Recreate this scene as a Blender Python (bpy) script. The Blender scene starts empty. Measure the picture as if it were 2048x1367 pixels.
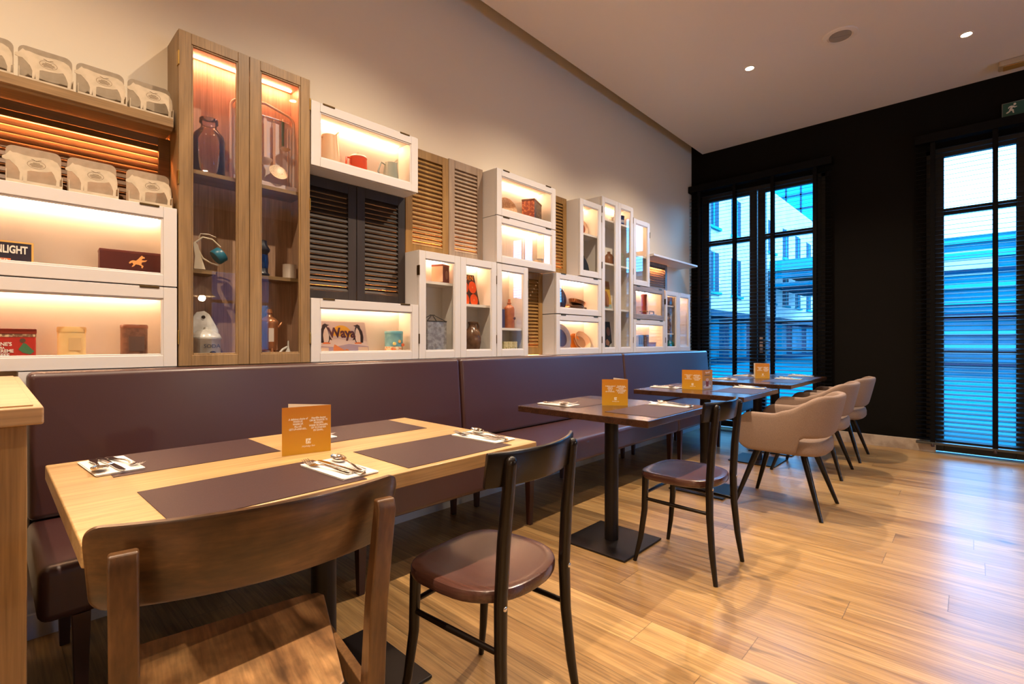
import bpy, math, random
from mathutils import Vector, Matrix
R = math.radians
random.seed(7)
S = bpy.context.scene
COL = S.collection

# ---------------------------------------------------------------- camera
EYE = 1.11
cam = bpy.data.cameras.new('camera')
cam.sensor_width = 36.0
cam.lens = 36.0 * 980.6 / 2048.0
cam.clip_start = 0.02
cam.clip_end = 400
cam_o = bpy.data.objects.new('camera', cam)
COL.objects.link(cam_o)
cam_o.location = (0, 0, EYE)
cam_o.rotation_euler = (R(90), 0, R(43.205 - 90))
S.camera = cam_o

# ---------------------------------------------------------------- sky and exposure
w = bpy.data.worlds.new('dusk_sky')
S.world = w
w.use_nodes = True
bg = w.node_tree.nodes['Background']
SKY = (0.11, 0.46, 1.0)
bg.inputs[0].default_value = (*SKY, 1)
bg.inputs[1].default_value = 16.0
S.cycles.transparent_max_bounces = 32
S.view_settings.view_transform = 'Standard'
S.view_settings.look = 'None'
S.view_settings.gamma = 1.0
S.view_settings.use_curve_mapping = False
S.view_settings.exposure = 0.08
SPOT_W = 186.0          # each ceiling downlight
PENDANT_W = 60.0        # pendant lamps in the other half of the room
LED_E = 14.0             # cabinet light strips
WARM = (1.0, 0.77, 0.55)
LEDC = (1.0, 0.58, 0.32)

# room measures
YW = 2.785     # cabinet wall
YF = 2.585     # cabinet door fronts
XW = 6.53      # dark end wall
ZC = 3.62      # ceiling
YR = -5.2      # right wall
XB = -3.6      # wall behind the camera

# ---------------------------------------------------------------- materials
MATS = {}
def nodes(m):
    m.use_nodes = True
    nt = m.node_tree
    return nt, nt.nodes, nt.links, nt.nodes['Principled BSDF']

def mat(name, c, rough=0.5, metal=0.0, spec=0.5, coat=0.0, emit=None, es=0.0, bump=0.0, bscale=200.0):
    if name in MATS: return MATS[name]
    m = bpy.data.materials.new(name)
    nt, N, L, b = nodes(m)
    b.inputs['Base Color'].default_value = (*c, 1)
    b.inputs['Roughness'].default_value = rough
    b.inputs['Metallic'].default_value = metal
    b.inputs['Specular IOR Level'].default_value = spec
    b.inputs['Coat Weight'].default_value = coat
    b.inputs['Coat Roughness'].default_value = 0.12
    if emit:
        b.inputs['Emission Color'].default_value = (*emit, 1)
        b.inputs['Emission Strength'].default_value = es
    if bump:
        tc = N.new('ShaderNodeTexCoord'); n = N.new('ShaderNodeTexNoise'); bp = N.new('ShaderNodeBump')
        n.inputs['Scale'].default_value = bscale; n.inputs['Detail'].default_value = 3
        bp.inputs['Strength'].default_value = bump; bp.inputs['Distance'].default_value = 0.002
        L.new(tc.outputs['Object'], n.inputs['Vector']); L.new(n.outputs['Fac'], bp.inputs['Height'])
        L.new(bp.outputs['Normal'], b.inputs['Normal'])
    MATS[name] = m
    return m

def wood(name, dark, mid, light, axis='X', rough=0.4, fine=55.0, coarse=9.0, along=1.3, coat=0.0, blotch=0.0):
    if name in MATS: return MATS[name]
    m = bpy.data.materials.new(name)
    nt, N, L, b = nodes(m)
    tc = N.new('ShaderNodeTexCoord')
    def noise(sc, al, det, dist):
        mp = N.new('ShaderNodeMapping')
        v = [sc, sc, sc]; v['XYZ'.index(axis)] = al
        mp.inputs['Scale'].default_value = v
        n = N.new('ShaderNodeTexNoise')
        n.inputs['Scale'].default_value = 1.0; n.inputs['Detail'].default_value = det; n.inputs['Distortion'].default_value = dist
        L.new(tc.outputs['Object'], mp.inputs['Vector']); L.new(mp.outputs['Vector'], n.inputs['Vector'])
        return n
    a = noise(coarse, along, 5, 1.2); f = noise(fine * 3, along * 4, 3, 0.2)
    r = N.new('ShaderNodeValToRGB')
    e = r.color_ramp.elements
    e[0].position = 0.28; e[0].color = (*dark, 1); e[1].position = 0.72; e[1].color = (*light, 1)
    k = e.new(0.5); k.color = (*mid, 1)
    L.new(a.outputs['Fac'], r.inputs['Fac'])
    mx = N.new('ShaderNodeMix'); mx.data_type = 'RGBA'; mx.blend_type = 'MULTIPLY'
    mr = N.new('ShaderNodeMapRange'); mr.inputs[1].default_value = 0.3; mr.inputs[2].default_value = 0.7; mr.inputs[3].default_value = 0.72; mr.inputs[4].default_value = 1.12
    L.new(f.outputs['Fac'], mr.inputs[0])
    mx.inputs[0].default_value = 1.0
    L.new(r.outputs['Color'], mx.inputs[6]); L.new(mr.outputs[0], mx.inputs[7])
    out = mx.outputs[2]
    if blotch:
        n2 = N.new('ShaderNodeTexNoise'); n2.inputs['Scale'].default_value = 14; n2.inputs['Detail'].default_value = 6
        L.new(tc.outputs['Object'], n2.inputs['Vector'])
        m2 = N.new('ShaderNodeMapRange'); m2.inputs[1].default_value = 0.35; m2.inputs[2].default_value = 0.65; m2.inputs[3].default_value = 1 - blotch; m2.inputs[4].default_value = 1 + blotch
        L.new(n2.outputs['Fac'], m2.inputs[0])
        mx2 = N.new('ShaderNodeMix'); mx2.data_type = 'RGBA'; mx2.blend_type = 'MULTIPLY'; mx2.inputs[0].default_value = 1
        L.new(out, mx2.inputs[6]); L.new(m2.outputs[0], mx2.inputs[7]); out = mx2.outputs[2]
    L.new(out, b.inputs['Base Color'])
    b.inputs['Roughness'].default_value = rough
    b.inputs['Coat Weight'].default_value = coat
    b.inputs['Coat Roughness'].default_value = 0.15
    bp = N.new('ShaderNodeBump'); bp.inputs['Strength'].default_value = 0.15; bp.inputs['Distance'].default_value = 0.001
    L.new(f.outputs['Fac'], bp.inputs['Height']); L.new(bp.outputs['Normal'], b.inputs['Normal'])
    MATS[name] = m
    return m

def noisy(name, c1, c2, scale=8.0, rough=0.6, detail=4, metal=0.0, lo=0.4, hi=0.6, coat=0.0, spec=0.5):
    """two colours mixed by noise: stone, galvanised metal, printed tin, cloth"""
    if name in MATS: return MATS[name]
    m = bpy.data.materials.new(name)
    nt, N, L, b = nodes(m)
    tc = N.new('ShaderNodeTexCoord'); n = N.new('ShaderNodeTexNoise'); r = N.new('ShaderNodeValToRGB')
    n.inputs['Scale'].default_value = scale; n.inputs['Detail'].default_value = detail
    e = r.color_ramp.elements
    e[0].position = lo; e[0].color = (*c1, 1); e[1].position = hi; e[1].color = (*c2, 1)
    L.new(tc.outputs['Object'], n.inputs['Vector']); L.new(n.outputs['Fac'], r.inputs['Fac']); L.new(r.outputs['Color'], b.inputs['Base Color'])
    b.inputs['Roughness'].default_value = rough; b.inputs['Metallic'].default_value = metal; b.inputs['Coat Weight'].default_value = coat
    b.inputs['Specular IOR Level'].default_value = spec
    MATS[name] = m
    return m

def glass_pane():
    m = bpy.data.materials.new('pane_glass'); m.use_nodes = True
    N, L = m.node_tree.nodes, m.node_tree.links
    N.remove(N['Principled BSDF'])
    t = N.new('ShaderNodeBsdfTransparent'); g = N.new('ShaderNodeBsdfGlossy'); fr = N.new('ShaderNodeFresnel'); mx = N.new('ShaderNodeMixShader')
    t.inputs[0].default_value = (0.97, 0.98, 0.98, 1); g.inputs['Roughness'].default_value = 0.0
    ge = N.new('ShaderNodeNewGeometry'); mr = N.new('ShaderNodeMapRange')
    mr.inputs[3].default_value = 1.52; mr.inputs[4].default_value = 1 / 1.52     # same index on both faces of the sheet
    L.new(ge.outputs['Backfacing'], mr.inputs[0]); L.new(mr.outputs[0], fr.inputs[0])
    L.new(fr.outputs[0], mx.inputs[0]); L.new(t.outputs[0], mx.inputs[1]); L.new(g.outputs[0], mx.inputs[2])
    L.new(mx.outputs[0], N['Material Output'].inputs[0])
    return m

def floor_mat():
    m = bpy.data.materials.new('oak_plank_floor'); nt, N, L, b = nodes(m)
    tc = N.new('ShaderNodeTexCoord'); sp = N.new('ShaderNodeSeparateXYZ'); L.new(tc.outputs['Object'], sp.inputs[0])
    def math_(op, a, c=None):
        n = N.new('ShaderNodeMath'); n.operation = op
        for i, v in ((0, a), (1, c)):
            if v is None: continue
            if isinstance(v, (int, float)): n.inputs[i].default_value = v
            else: L.new(v, n.inputs[i])
        return n.outputs[0]
    PW, PL = 0.18, 1.9
    px = math_('DIVIDE', sp.outputs[0], PW); ix = math_('FLOOR', px); fx = math_('SUBTRACT', px, ix)
    wn = N.new('ShaderNodeTexWhiteNoise'); wn.noise_dimensions = '1D'; L.new(ix, wn.inputs['W'])
    off = math_('MULTIPLY', wn.outputs['Value'], PL)
    py = math_('DIVIDE', math_('ADD', sp.outputs[1], off), PL); iy = math_('FLOOR', py); fy = math_('SUBTRACT', py, iy)
    pid = N.new('ShaderNodeCombineXYZ'); L.new(ix, pid.inputs[0]); L.new(iy, pid.inputs[1])
    w2 = N.new('ShaderNodeTexWhiteNoise'); w2.noise_dimensions = '3D'; L.new(pid.outputs[0], w2.inputs['Vector'])
    # grain, shifted per plank
    sh = N.new('ShaderNodeVectorMath'); sh.operation = 'SCALE'; L.new(w2.outputs['Color'], sh.inputs[0]); sh.inputs['Scale'].default_value = 40
    ad = N.new('ShaderNodeVectorMath'); ad.operation = 'ADD'; L.new(tc.outputs['Object'], ad.inputs[0]); L.new(sh.outputs[0], ad.inputs[1])
    def noise(v, d, di=0.0):
        mp = N.new('ShaderNodeMapping'); mp.inputs['Scale'].default_value = v
        L.new(ad.outputs[0], mp.inputs['Vector'])
        n = N.new('ShaderNodeTexNoise'); n.inputs['Scale'].default_value = 1; n.inputs['Detail'].default_value = d; n.inputs['Distortion'].default_value = di
        L.new(mp.outputs[0], n.inputs['Vector']); return n.outputs['Fac']
    g1 = noise((14, 1.1, 1), 5, 1.5); g2 = noise((120, 3.5, 1), 3, 0.4); kn = noise((9, 3.2, 1), 1.5, 0.3)
    t = math_('ADD', math_('MULTIPLY', g1, 0.74), math_('MULTIPLY', w2.outputs['Value'], 0.26))
    r = N.new('ShaderNodeValToRGB'); e = r.color_ramp.elements
    e[0].position = 0.22; e[0].color = (0.235, 0.12, 0.042, 1); e[1].position = 0.78; e[1].color = (0.56, 0.36, 0.145, 1)
    k = e.new(0.48); k.color = (0.41, 0.245, 0.094, 1)
    L.new(t, r.inputs['Fac'])
    fine = N.new('ShaderNodeMapRange'); fine.inputs[1].default_value = .3; fine.inputs[2].default_value = .7; fine.inputs[3].default_value = .66; fine.inputs[4].default_value = 1.16
    L.new(g2, fine.inputs[0])
    knot = N.new('ShaderNodeMapRange'); knot.inputs[1].default_value = .69; knot.inputs[2].default_value = .78; knot.inputs[3].default_value = 1; knot.inputs[4].default_value = .35
    L.new(kn, knot.inputs[0])
    # seams
    ex = math_('MINIMUM', fx, math_('SUBTRACT', 1.0, fx)); ey = math_('MULTIPLY', math_('MINIMUM', fy, math_('SUBTRACT', 1.0, fy)), PL / PW)
    ed = math_('MINIMUM', ex, ey)
    seam = N.new('ShaderNodeMapRange'); seam.inputs[1].default_value = .002; seam.inputs[2].default_value = .012; seam.inputs[3].default_value = .45; seam.inputs[4].default_value = 1
    L.new(ed, seam.inputs[0])
    f = math_('MULTIPLY', math_('MULTIPLY', fine.outputs[0], knot.outputs[0]), seam.outputs[0])
    mx = N.new('ShaderNodeMix'); mx.data_type = 'RGBA'; mx.blend_type = 'MULTIPLY'; mx.inputs[0].default_value = 1
    L.new(r.outputs['Color'], mx.inputs[6]); L.new(f, mx.inputs[7]); L.new(mx.outputs[2], b.inputs['Base Color'])
    b.inputs['Coat Weight'].default_value = .28; b.inputs['Coat Roughness'].default_value = .22
    rr = N.new('ShaderNodeMapRange'); rr.inputs[3].default_value = .28; rr.inputs[4].default_value = .46; L.new(g1, rr.inputs[0]); L.new(rr.outputs[0], b.inputs['Roughness'])
    bp = N.new('ShaderNodeBump'); bp.inputs['Strength'].default_value = .25; bp.inputs['Distance'].default_value = .002
    L.new(f, bp.inputs['Height']); L.new(bp.outputs['Normal'], b.inputs['Normal'])
    return m

def jar_glass():
    m = bpy.data.materials.new('old_jar_glass'); m.use_nodes = True
    N, L = m.node_tree.nodes, m.node_tree.links
    N.remove(N['Principled BSDF'])
    t = N.new('ShaderNodeBsdfTransparent'); g = N.new('ShaderNodeBsdfGlossy'); lw = N.new('ShaderNodeLayerWeight'); mx = N.new('ShaderNodeMixShader'); r = N.new('ShaderNodeValToRGB')
    lw.inputs[0].default_value = .35; g.inputs['Roughness'].default_value = .06
    e = r.color_ramp.elements; e[0].color = (.96, .94, .92, 1); e[1].color = (.70, .62, .58, 1); e[0].position = .35     # more glass to look through towards the rim
    L.new(lw.outputs['Facing'], r.inputs[0]); L.new(r.outputs[0], t.inputs[0])
    L.new(lw.outputs['Fresnel'], mx.inputs[0]); L.new(t.outputs[0], mx.inputs[1]); L.new(g.outputs[0], mx.inputs[2]); L.new(mx.outputs[0], N['Material Output'].inputs[0])
    return m
GLASS = glass_pane(); CLEAR = jar_glass(); FLOOR = floor_mat()
M_WALL = mat('plaster_wall', (0.75, 0.665, 0.525), 0.9, bump=0.08, bscale=60)
M_CEIL = mat('plaster_ceiling', (0.80, 0.72, 0.64), 0.42, spec=0.35)
M_DARK = mat('dark_brown_paint', (0.0045, 0.0034, 0.0025), 0.8, spec=.12)
M_WHITE = mat('white_lacquer', (0.60, 0.575, 0.57), 0.38)
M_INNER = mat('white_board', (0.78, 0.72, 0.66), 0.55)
M_SKIRT = mat('white_skirting', (0.6, 0.6, 0.62), 0.5)
M_STONE = noisy('stone_skirting', (0.36, 0.28, 0.21), (0.52, 0.43, 0.34), 9, 0.6)
M_OAKV = wood('oak_upright', (0.185, 0.108, 0.042), (0.25, 0.15, 0.063), (0.31, 0.195, 0.088), 'Z', 0.42)
M_OAKH = wood('oak_level', (0.185, 0.108, 0.042), (0.25, 0.15, 0.063), (0.31, 0.195, 0.088), 'X', 0.42)
M_OAKIN = wood('oak_inside_lit', (0.42, 0.25, 0.16), (0.50, 0.31, 0.20), (0.56, 0.36, 0.24), 'Z', 0.5)  # lining tones lightened to carry strip light that does not reach far
M_GREYOAK = wood('grey_oak', (0.20, 0.155, 0.13), (0.27, 0.215, 0.185), (0.33, 0.27, 0.23), 'X', 0.5)
M_SIDEB = wood('sideboard_oak', (0.22, 0.12, 0.045), (0.33, 0.19, 0.075), (0.44, 0.27, 0.12), 'Z', 0.4, coarse=12)
M_SIDET = wood('sideboard_oak_top', (0.40, 0.24, 0.115), (0.47, 0.295, 0.15), (0.53, 0.345, 0.18), 'X', 0.4)
M_TABLE = wood('pale_oak_veneer', (0.42, 0.255, 0.10), (0.49, 0.31, 0.132), (0.55, 0.36, 0.16), 'X', 0.34, coarse=14, coat=0.2)
M_TABLED = wood('dark_stained_top', (0.030, 0.012, 0.007), (0.044, 0.018, 0.010), (0.06, 0.025, 0.014), 'X', 0.24, coat=0.35)
M_LOUVD = wood('wenge_louvre', (0.011, 0.006, 0.0045), (0.018, 0.010, 0.0075), (0.026, 0.015, 0.011), 'Z', 0.55)
M_LOUVO = wood('golden_oak_louvre', (0.21, 0.105, 0.024), (0.28, 0.15, 0.04), (0.34, 0.195, 0.06), 'Z', 0.42)
M_LOUVT = wood('taupe_oak_louvre', (0.27, 0.19, 0.135), (0.33, 0.24, 0.17), (0.38, 0.285, 0.21), 'Z', 0.45)
M_LOUVB = wood('brown_louvre', (0.10, 0.05, 0.018), (0.14, 0.073, 0.026), (0.18, 0.095, 0.036), 'X', 0.42)
M_LOUVG = wood('grey_louvre', (0.16, 0.14, 0.14), (0.21, 0.19, 0.19), (0.25, 0.23, 0.23), 'Z', 0.45)
M_PLYB = wood('brown_stained_ply', (0.030, 0.013, 0.005), (0.085, 0.038, 0.013), (0.16, 0.078, 0.027), 'X', 0.34, coarse=13, along=3.0, blotch=0.3, coat=0.25)
M_PLYS = wood('brown_stained_seat_lit', (0.05, 0.022, 0.008), (0.17, 0.083, 0.031), (0.31, 0.175, 0.07), 'Y', 0.38, coarse=13, along=2.5, blotch=0.35, coat=0.2)  # seat tones lightened to stand for the lamplight falling on it
M_PLYP = wood('brown_stained_post', (0.04, 0.018, 0.007), (0.095, 0.043, 0.015), (0.15, 0.074, 0.027), 'Z', 0.34, blotch=0.2, coat=0.25)
M_BLKW = mat('black_stained_beech', (0.008, 0.0048, 0.0032), 0.27, spec=.3, coat=0.12)
M_SEATW = wood('brown_black_seat', (0.06, 0.024, 0.018), (0.072, 0.029, 0.022), (0.085, 0.034, 0.026), 'Y', 0.27, coat=0.25)
M_LEATH = mat('oxblood_leather', (0.045, 0.0140, 0.0130), 0.42, spec=.5, coat=.40, bump=0.12, bscale=320)
M_LEATH.node_tree.nodes['Principled BSDF'].inputs['Coat Roughness'].default_value = .25
M_LEGW = mat('red_brown_leg', (0.05, 0.017, 0.011), 0.35)
M_FABR = noisy('beige_upholstery', (0.225, 0.16, 0.127), (0.29, 0.21, 0.168), 260, 0.9, 2, lo=0.3, hi=0.7, spec=0.2)
M_BLKM = mat('black_powder_metal', (0.010, 0.007, 0.007), 0.4, spec=.3)
M_MAT = noisy('aubergine_placemat', (0.040, 0.020, 0.022), (0.053, 0.028, 0.029), 420, 0.5, 2, spec=.3)
M_NAP = mat('white_paper_napkin', (0.78, 0.74, 0.70), 0.9, bump=0.2, bscale=500)
M_STEEL = mat('polished_steel', (0.72, 0.69, 0.66), 0.12, metal=1.0)
M_BRASS = mat('aged_brass', (0.42, 0.26, 0.07), 0.35, metal=1.0)
M_BRASSD = mat('dark_brass', (0.12, 0.075, 0.03), 0.45, metal=1.0)
M_BLIND = mat('black_slat', (0.003, 0.003, 0.004), 0.5, spec=.1)
M_FRAME = mat('black_window_frame', (0.012, 0.012, 0.013), 0.45)
M_LED = mat('led_strip', (1, 0.8, 0.6), 0.5, emit=LEDC, es=LED_E * 5.0)
M_LEDW = mat('led_strip_warm', (1, 0.8, 0.6), 0.5, emit=(1.0, 0.40, 0.20), es=LED_E * 8)
M_LEDR = mat('led_behind_louvre', (1, 0.6, 0.3), 0.5, emit=(1.0, 0.30, 0.08), es=LED_E * 20)
M_LAMP = mat('lamp_glow', (1, 0.9, 0.8), 0.5, emit=(1.0, 0.86, 0.70), es=30)
M_CARD = noisy('cream_card', (0.47, 0.39, 0.28), (0.53, 0.44, 0.32), 30, 0.85)
M_CARDB = noisy('shaded_card_back', (0.29, 0.23, 0.16), (0.33, 0.265, 0.19), 30, 0.9)  # box back darker than the cow: shade inside the box put into colour
M_CARDD = mat('card_print_brown', (0.20, 0.14, 0.08), 0.8)
M_CREAM = mat('cream_enamel', (0.66, 0.56, 0.42), 0.3)
M_WENAM = noisy('white_enamel', (0.55, 0.52, 0.48), (0.74, 0.72, 0.68), 18, 0.22)
M_INK = mat('white_print', (0.85, 0.80, 0.72), 0.7)
M_BLACK = mat('black_ink', (0.015, 0.012, 0.012), 0.6)

# ---------------------------------------------------------------- mesh helpers
class MB:
    def __init__(s): s.v = []; s.f = []
    def add(s, vs, fs):
        o = len(s.v); s.v += [tuple(p) for p in vs]; s.f += [tuple(i + o for i in f) for f in fs]; return s
    def box(s, x0, x1, y0, y1, z0, z1, M=None):
        vs = [(x, y, z) for z in (z0, z1) for y in (y0, y1) for x in (x0, x1)]
        if M is not None: vs = [M @ Vector(p) for p in vs]
        return s.add(vs, [(0, 2, 3, 1), (4, 5, 7, 6), (0, 1, 5, 4), (2, 6, 7, 3), (0, 4, 6, 2), (1, 3, 7, 5)])
    def rings(s, rings, closed=False, caps=True):
        n = len(rings[0]); vs = [p for r in rings for p in r]; fs = []
        m = len(rings)
        for i in range(m if closed else m - 1):
            a, b = i * n, ((i + 1) % m) * n
            for j in range(n):
                k = (j + 1) % n
                fs.append((a + j, a + k, b + k, b + j))
        if caps and not closed:
            fs.append(tuple(range(n - 1, -1, -1))); fs.append(tuple(range((m - 1) * n, m * n)))
        return s.add(vs, fs)
    def tube(s, pts, rad, n=10, flat=None):
        """round bar along pts; rad a number or one per point"""
        pts = [Vector(p) for p in pts]
        if not hasattr(rad, '__len__'): rad = [rad] * len(pts)
        rs = []; up = None
        for i, p in enumerate(pts):
            d = (pts[min(i + 1, len(pts) - 1)] - pts[max(i - 1, 0)])
            d = d.normalized() if d.length > 1e-9 else Vector((0, 0, 1))
            if up is None: up = Vector((0, 0, 1)) if abs(d.z) < .9 else Vector((0, 1, 0))
            a = d.cross(up).normalized(); b = a.cross(d).normalized(); up = b
            rs.append([p + (a * math.cos(t) + b * math.sin(t)) * rad[i] for t in [2 * math.pi * j / n for j in range(n)]])
        return s.rings(rs)
    def lathe(s, prof, c=(0, 0, 0), n=24, sy=1.0):
        rs = [[(c[0] + r * math.cos(2 * math.pi * j / n), c[1] + sy * r * math.sin(2 * math.pi * j / n), c[2] + z) for j in range(n)] for r, z in prof]
        return s.rings(rs)
    def prism(s, poly, d0, d1, plane='XZ', M=None):
        """outline extruded from d0 to d1 along the axis left over"""
        def P(a, b, d):
            p = {'XZ': (a, d, b), 'XY': (a, b, d), 'YZ': (d, a, b)}[plane]
            return M @ Vector(p) if M is not None else p
        n = len(poly)
        vs = [P(a, b, d0) for a, b in poly] + [P(a, b, d1) for a, b in poly]
        fs = [tuple(range(n - 1, -1, -1)), tuple(range(n, 2 * n))] + [(i, (i + 1) % n, n + (i + 1) % n, n + i) for i in range(n)]
        return s.add(vs, fs)
    def frame(s, x0, x1, z0, z1, t, y0, y1):
        """rectangular ring standing in XZ, border t wide"""
        s.box(x0, x0 + t, y0, y1, z0, z1); s.box(x1 - t, x1, y0, y1, z0, z1)
        s.box(x0 + t, x1 - t, y0, y1, z0, z0 + t); s.box(x0 + t, x1 - t, y0, y1, z1 - t, z1); return s
    def build(s, name, m, parent=None, smooth=None, bevel=0.0, seg=2, loc=None):
        me = bpy.data.meshes.new(name); me.from_pydata([tuple(p) for p in s.v], [], s.f)
        me.materials.append(m)
        import bmesh
        bm = bmesh.new(); bm.from_mesh(me); bmesh.ops.recalc_face_normals(bm, faces=bm.faces); bm.to_mesh(me); bm.free()
        if smooth is not None or bevel:
            me.shade_smooth(); me.set_sharp_from_angle(angle=R(smooth if smooth is not None else 40))
        o = bpy.data.objects.new(name, me); COL.objects.link(o)
        if parent is not None: o.parent = parent
        if loc is not None: o.location = loc
        if bevel:
            b = o.modifiers.new('bevel', 'BEVEL'); b.width = bevel; b.segments = seg; b.limit_method = 'ANGLE'; b.angle_limit = R(50)
            b.harden_normals = True
        return o

def tag(o, label=None, cat=None, group=None, kind=None):
    if label: o['label'] = label
    if cat: o['category'] = cat
    if group: o['group'] = group
    if kind: o['kind'] = kind
    return o
def empty(name, loc=(0, 0, 0), rz=0.0, label=None, cat=None, group=None):
    o = bpy.data.objects.new(name, None); COL.objects.link(o)
    o.empty_display_size = 0.05
    o.location = loc; o.rotation_euler = (0, 0, rz)
    return tag(o, label, cat, group)
def struct(o, label=None):
    o['kind'] = 'structure'
    if label: o['label'] = label
    return o
KIDS = {}
def copy_tree(o, parent=None):
    c = o.copy(); COL.objects.link(c)
    if parent is not None: c.parent = parent; c.matrix_parent_inverse = o.matrix_parent_inverse.copy()
    for ch in o.children: copy_tree(ch, c)
    return c
def place(proto, used, loc, rz, label, group=None):
    """first use moves the first thing itself, later ones copy it with its parts"""
    o = proto if not used else copy_tree(proto)
    o.location = loc; o.rotation_euler = (0, 0, rz); o['label'] = label
    if group: o['group'] = group
    return o
def text(s, size, m, parent, loc, rot=(R(90), 0, 0), ext=0.0003, align='CENTER', shear=0.0, name='lettering', sx=1.0, bold=0.0):
    cu = bpy.data.curves.new(name, 'FONT'); cu.body = s; cu.size = size; cu.extrude = ext; cu.align_x = align; cu.align_y = 'CENTER'; cu.shear = shear; cu.offset = bold
    cu.resolution_u = 3
    t = bpy.data.objects.new(name, cu)
    me = bpy.data.meshes.new_from_object(t)
    bpy.data.objects.remove(t); bpy.data.curves.remove(cu)
    me.materials.clear(); me.materials.append(m)
    for v in me.vertices: v.co.x *= sx
    o = bpy.data.objects.new(name, me); COL.objects.link(o); o.parent = parent; o.location = loc; o.rotation_euler = rot
    return o
def ell(cx, cz, rx, rz, n=24, a0=0, a1=360):
    return [(cx + rx * math.cos(R(a0 + (a1 - a0) * i / n)), cz + rz * math.sin(R(a0 + (a1 - a0) * i / n))) for i in range(n)]
def rrect(x0, x1, z0, z1, r, n=5):
    p = []
    for cx, cz, a in ((x1 - r, z1 - r, 0), (x0 + r, z1 - r, 90), (x0 + r, z0 + r, 180), (x1 - r, z0 + r, 270)):
        p += [(cx + r * math.cos(R(a + 90 * i / n)), cz + r * math.sin(R(a + 90 * i / n))) for i in range(n + 1)]
    return p

# ---------------------------------------------------------------- room shell
struct(MB().box(XB - .2, XW + .3, YR - .2, YW + .2, -0.1, 0).build('floor', FLOOR))
struct(MB().box(XB - .2, XW + .2, YW, YW + .2, 0, 4.0).build('wall_left', M_WALL))
struct(MB().box(XB - .2, XW, YR, 2.635, ZC, ZC + .12).box(XB - .2, XW + .2, YR - .2, YW + .2, 3.96, 4.06).build('ceiling', M_CEIL))
D1 = 1.96      # middle of the first glazed door, and of the second
D2 = D1 - 2.351
OW, OZ = 0.735, 3.06       # half width and height of the openings
wb = MB()
prev = YW + .2
for c in (D1, D2):
    wb.box(XW, XW + .2, c + OW, prev, 0, 4.0); wb.box(XW, XW + .2, c - OW, c + OW, OZ, 4.0); prev = c - OW
wb.box(XW, XW + .2, YR - .2, prev, 0, 4.0)
struct(wb.build('wall_back', M_DARK))
# right wall with a plain window, never seen straight on but mirrored in the cabinet glass
wr = MB(); xs = [XB - .2]
RWIN = [(2.8, 3.95)]
px = XB - .2
for a, b in RWIN:
    wr.box(px, a, YR - .2, YR, 0, 4.0); wr.box(a, b, YR - .2, YR, 0, .5); wr.box(a, b, YR - .2, YR, 2.5, 4.0); px = b
wr.box(px, XW + .2, YR - .2, YR, 0, 4.0)
struct(wr.build('wall_right', M_DARK))
struct(MB().box(XB - .2, XB, YR - .2, YW + .2, 0, 4.0).build('wall_front', M_WALL))
for i, (a, b) in enumerate(RWIN):
    wf = MB().frame(a, b, .5, 2.5, .06, YR - .12, YR - .05)
    wf.box((a + b) / 2 - .03, (a + b) / 2 + .03, YR - .12, YR - .05, .5, 2.5).box(a, b, YR - .12, YR - .05, 1.85, 1.91)
    f = struct(wf.build('window_%d' % (i + 1), M_FRAME))
    MB().box(a + .05, b - .05, YR - .09, YR - .086, .55, 2.45).build('window_pane', GLASS, f)
# skirtings
struct(MB().box(.072, 6.36, 2.581, YW - .001, 0, .998).build('trim_1', M_SKIRT))       # low wall that carries the cabinets
struct(MB().box(.072, 6.36, 2.560, 2.580, 0, .09).build('baseboard_left', M_SKIRT))
struct(MB().box(XW - .03, XW, D2 + OW - .075, D1 - OW - .0, 0, .115).build('baseboard_back', M_STONE, bevel=.002))

def french_door(idx, c):
    fr = MB()
    y0, y1 = c - OW, c + OW
    X0, X1 = XW + .03, XW + .12
    fr.box(X0, X1, y0, y0 + .045, 0, OZ).box(X0, X1, y1 - .045, y1, 0, OZ).box(X0, X1, y0, y1, OZ - .045, OZ)
    d = struct(fr.build('door_%d' % idx, M_FRAME))
    for sgn in (1, -1):
        a, b = (c + .005, c + OW - .047) if sgn > 0 else (c - OW + .047, c - .005)
        st = .088 if sgn > 0 else .088
        lf = MB()
        x0, x1 = X0 + .005, X1 - .02
        lf.box(x0, x1, a, a + st, .012, OZ - .05).box(x0, x1, b - st, b, .012, OZ - .05)
        lf.box(x0, x1, a + st, b - st, .012, .13).box(x0, x1, a + st, b - st, 2.97, OZ - .05)
        lf.box(x0 + .005, x1 - .01, a + st, b - st, 2.385, 2.45).box(x0 + .015, x1 - .02, a + st, b - st, 1.345, 1.375).box(x0 + .015, x1 - .02, a + st, b - st, .995, 1.02)
        leaf = lf.build('door_leaf', M_FRAME, d, bevel=.004)
        MB().box(x0 + .03, x0 + .034, a + st, b - st, .13, 2.97).build('glass_pane', GLASS, leaf)
        if sgn < 0:
            h = MB().box(X0 - .004, X0 + .004, b - .06, b - .025, .98, 1.17).tube([(X0 - .004, b - .042, 1.12), (X0 - .045, b - .042, 1.12), (X0 - .05, b - .16, 1.12)], .009, 8).lathe([(.012, -.01), (.012, .01)], (X0 - .01, b - .042, 1.02), 10)
            h.build('door_handle', mat('satin_nickel', (.55, .5, .48), .3, 1.0), leaf, smooth=40)
    return d
french_door(1, D1)
french_door(2, D2)
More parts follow.
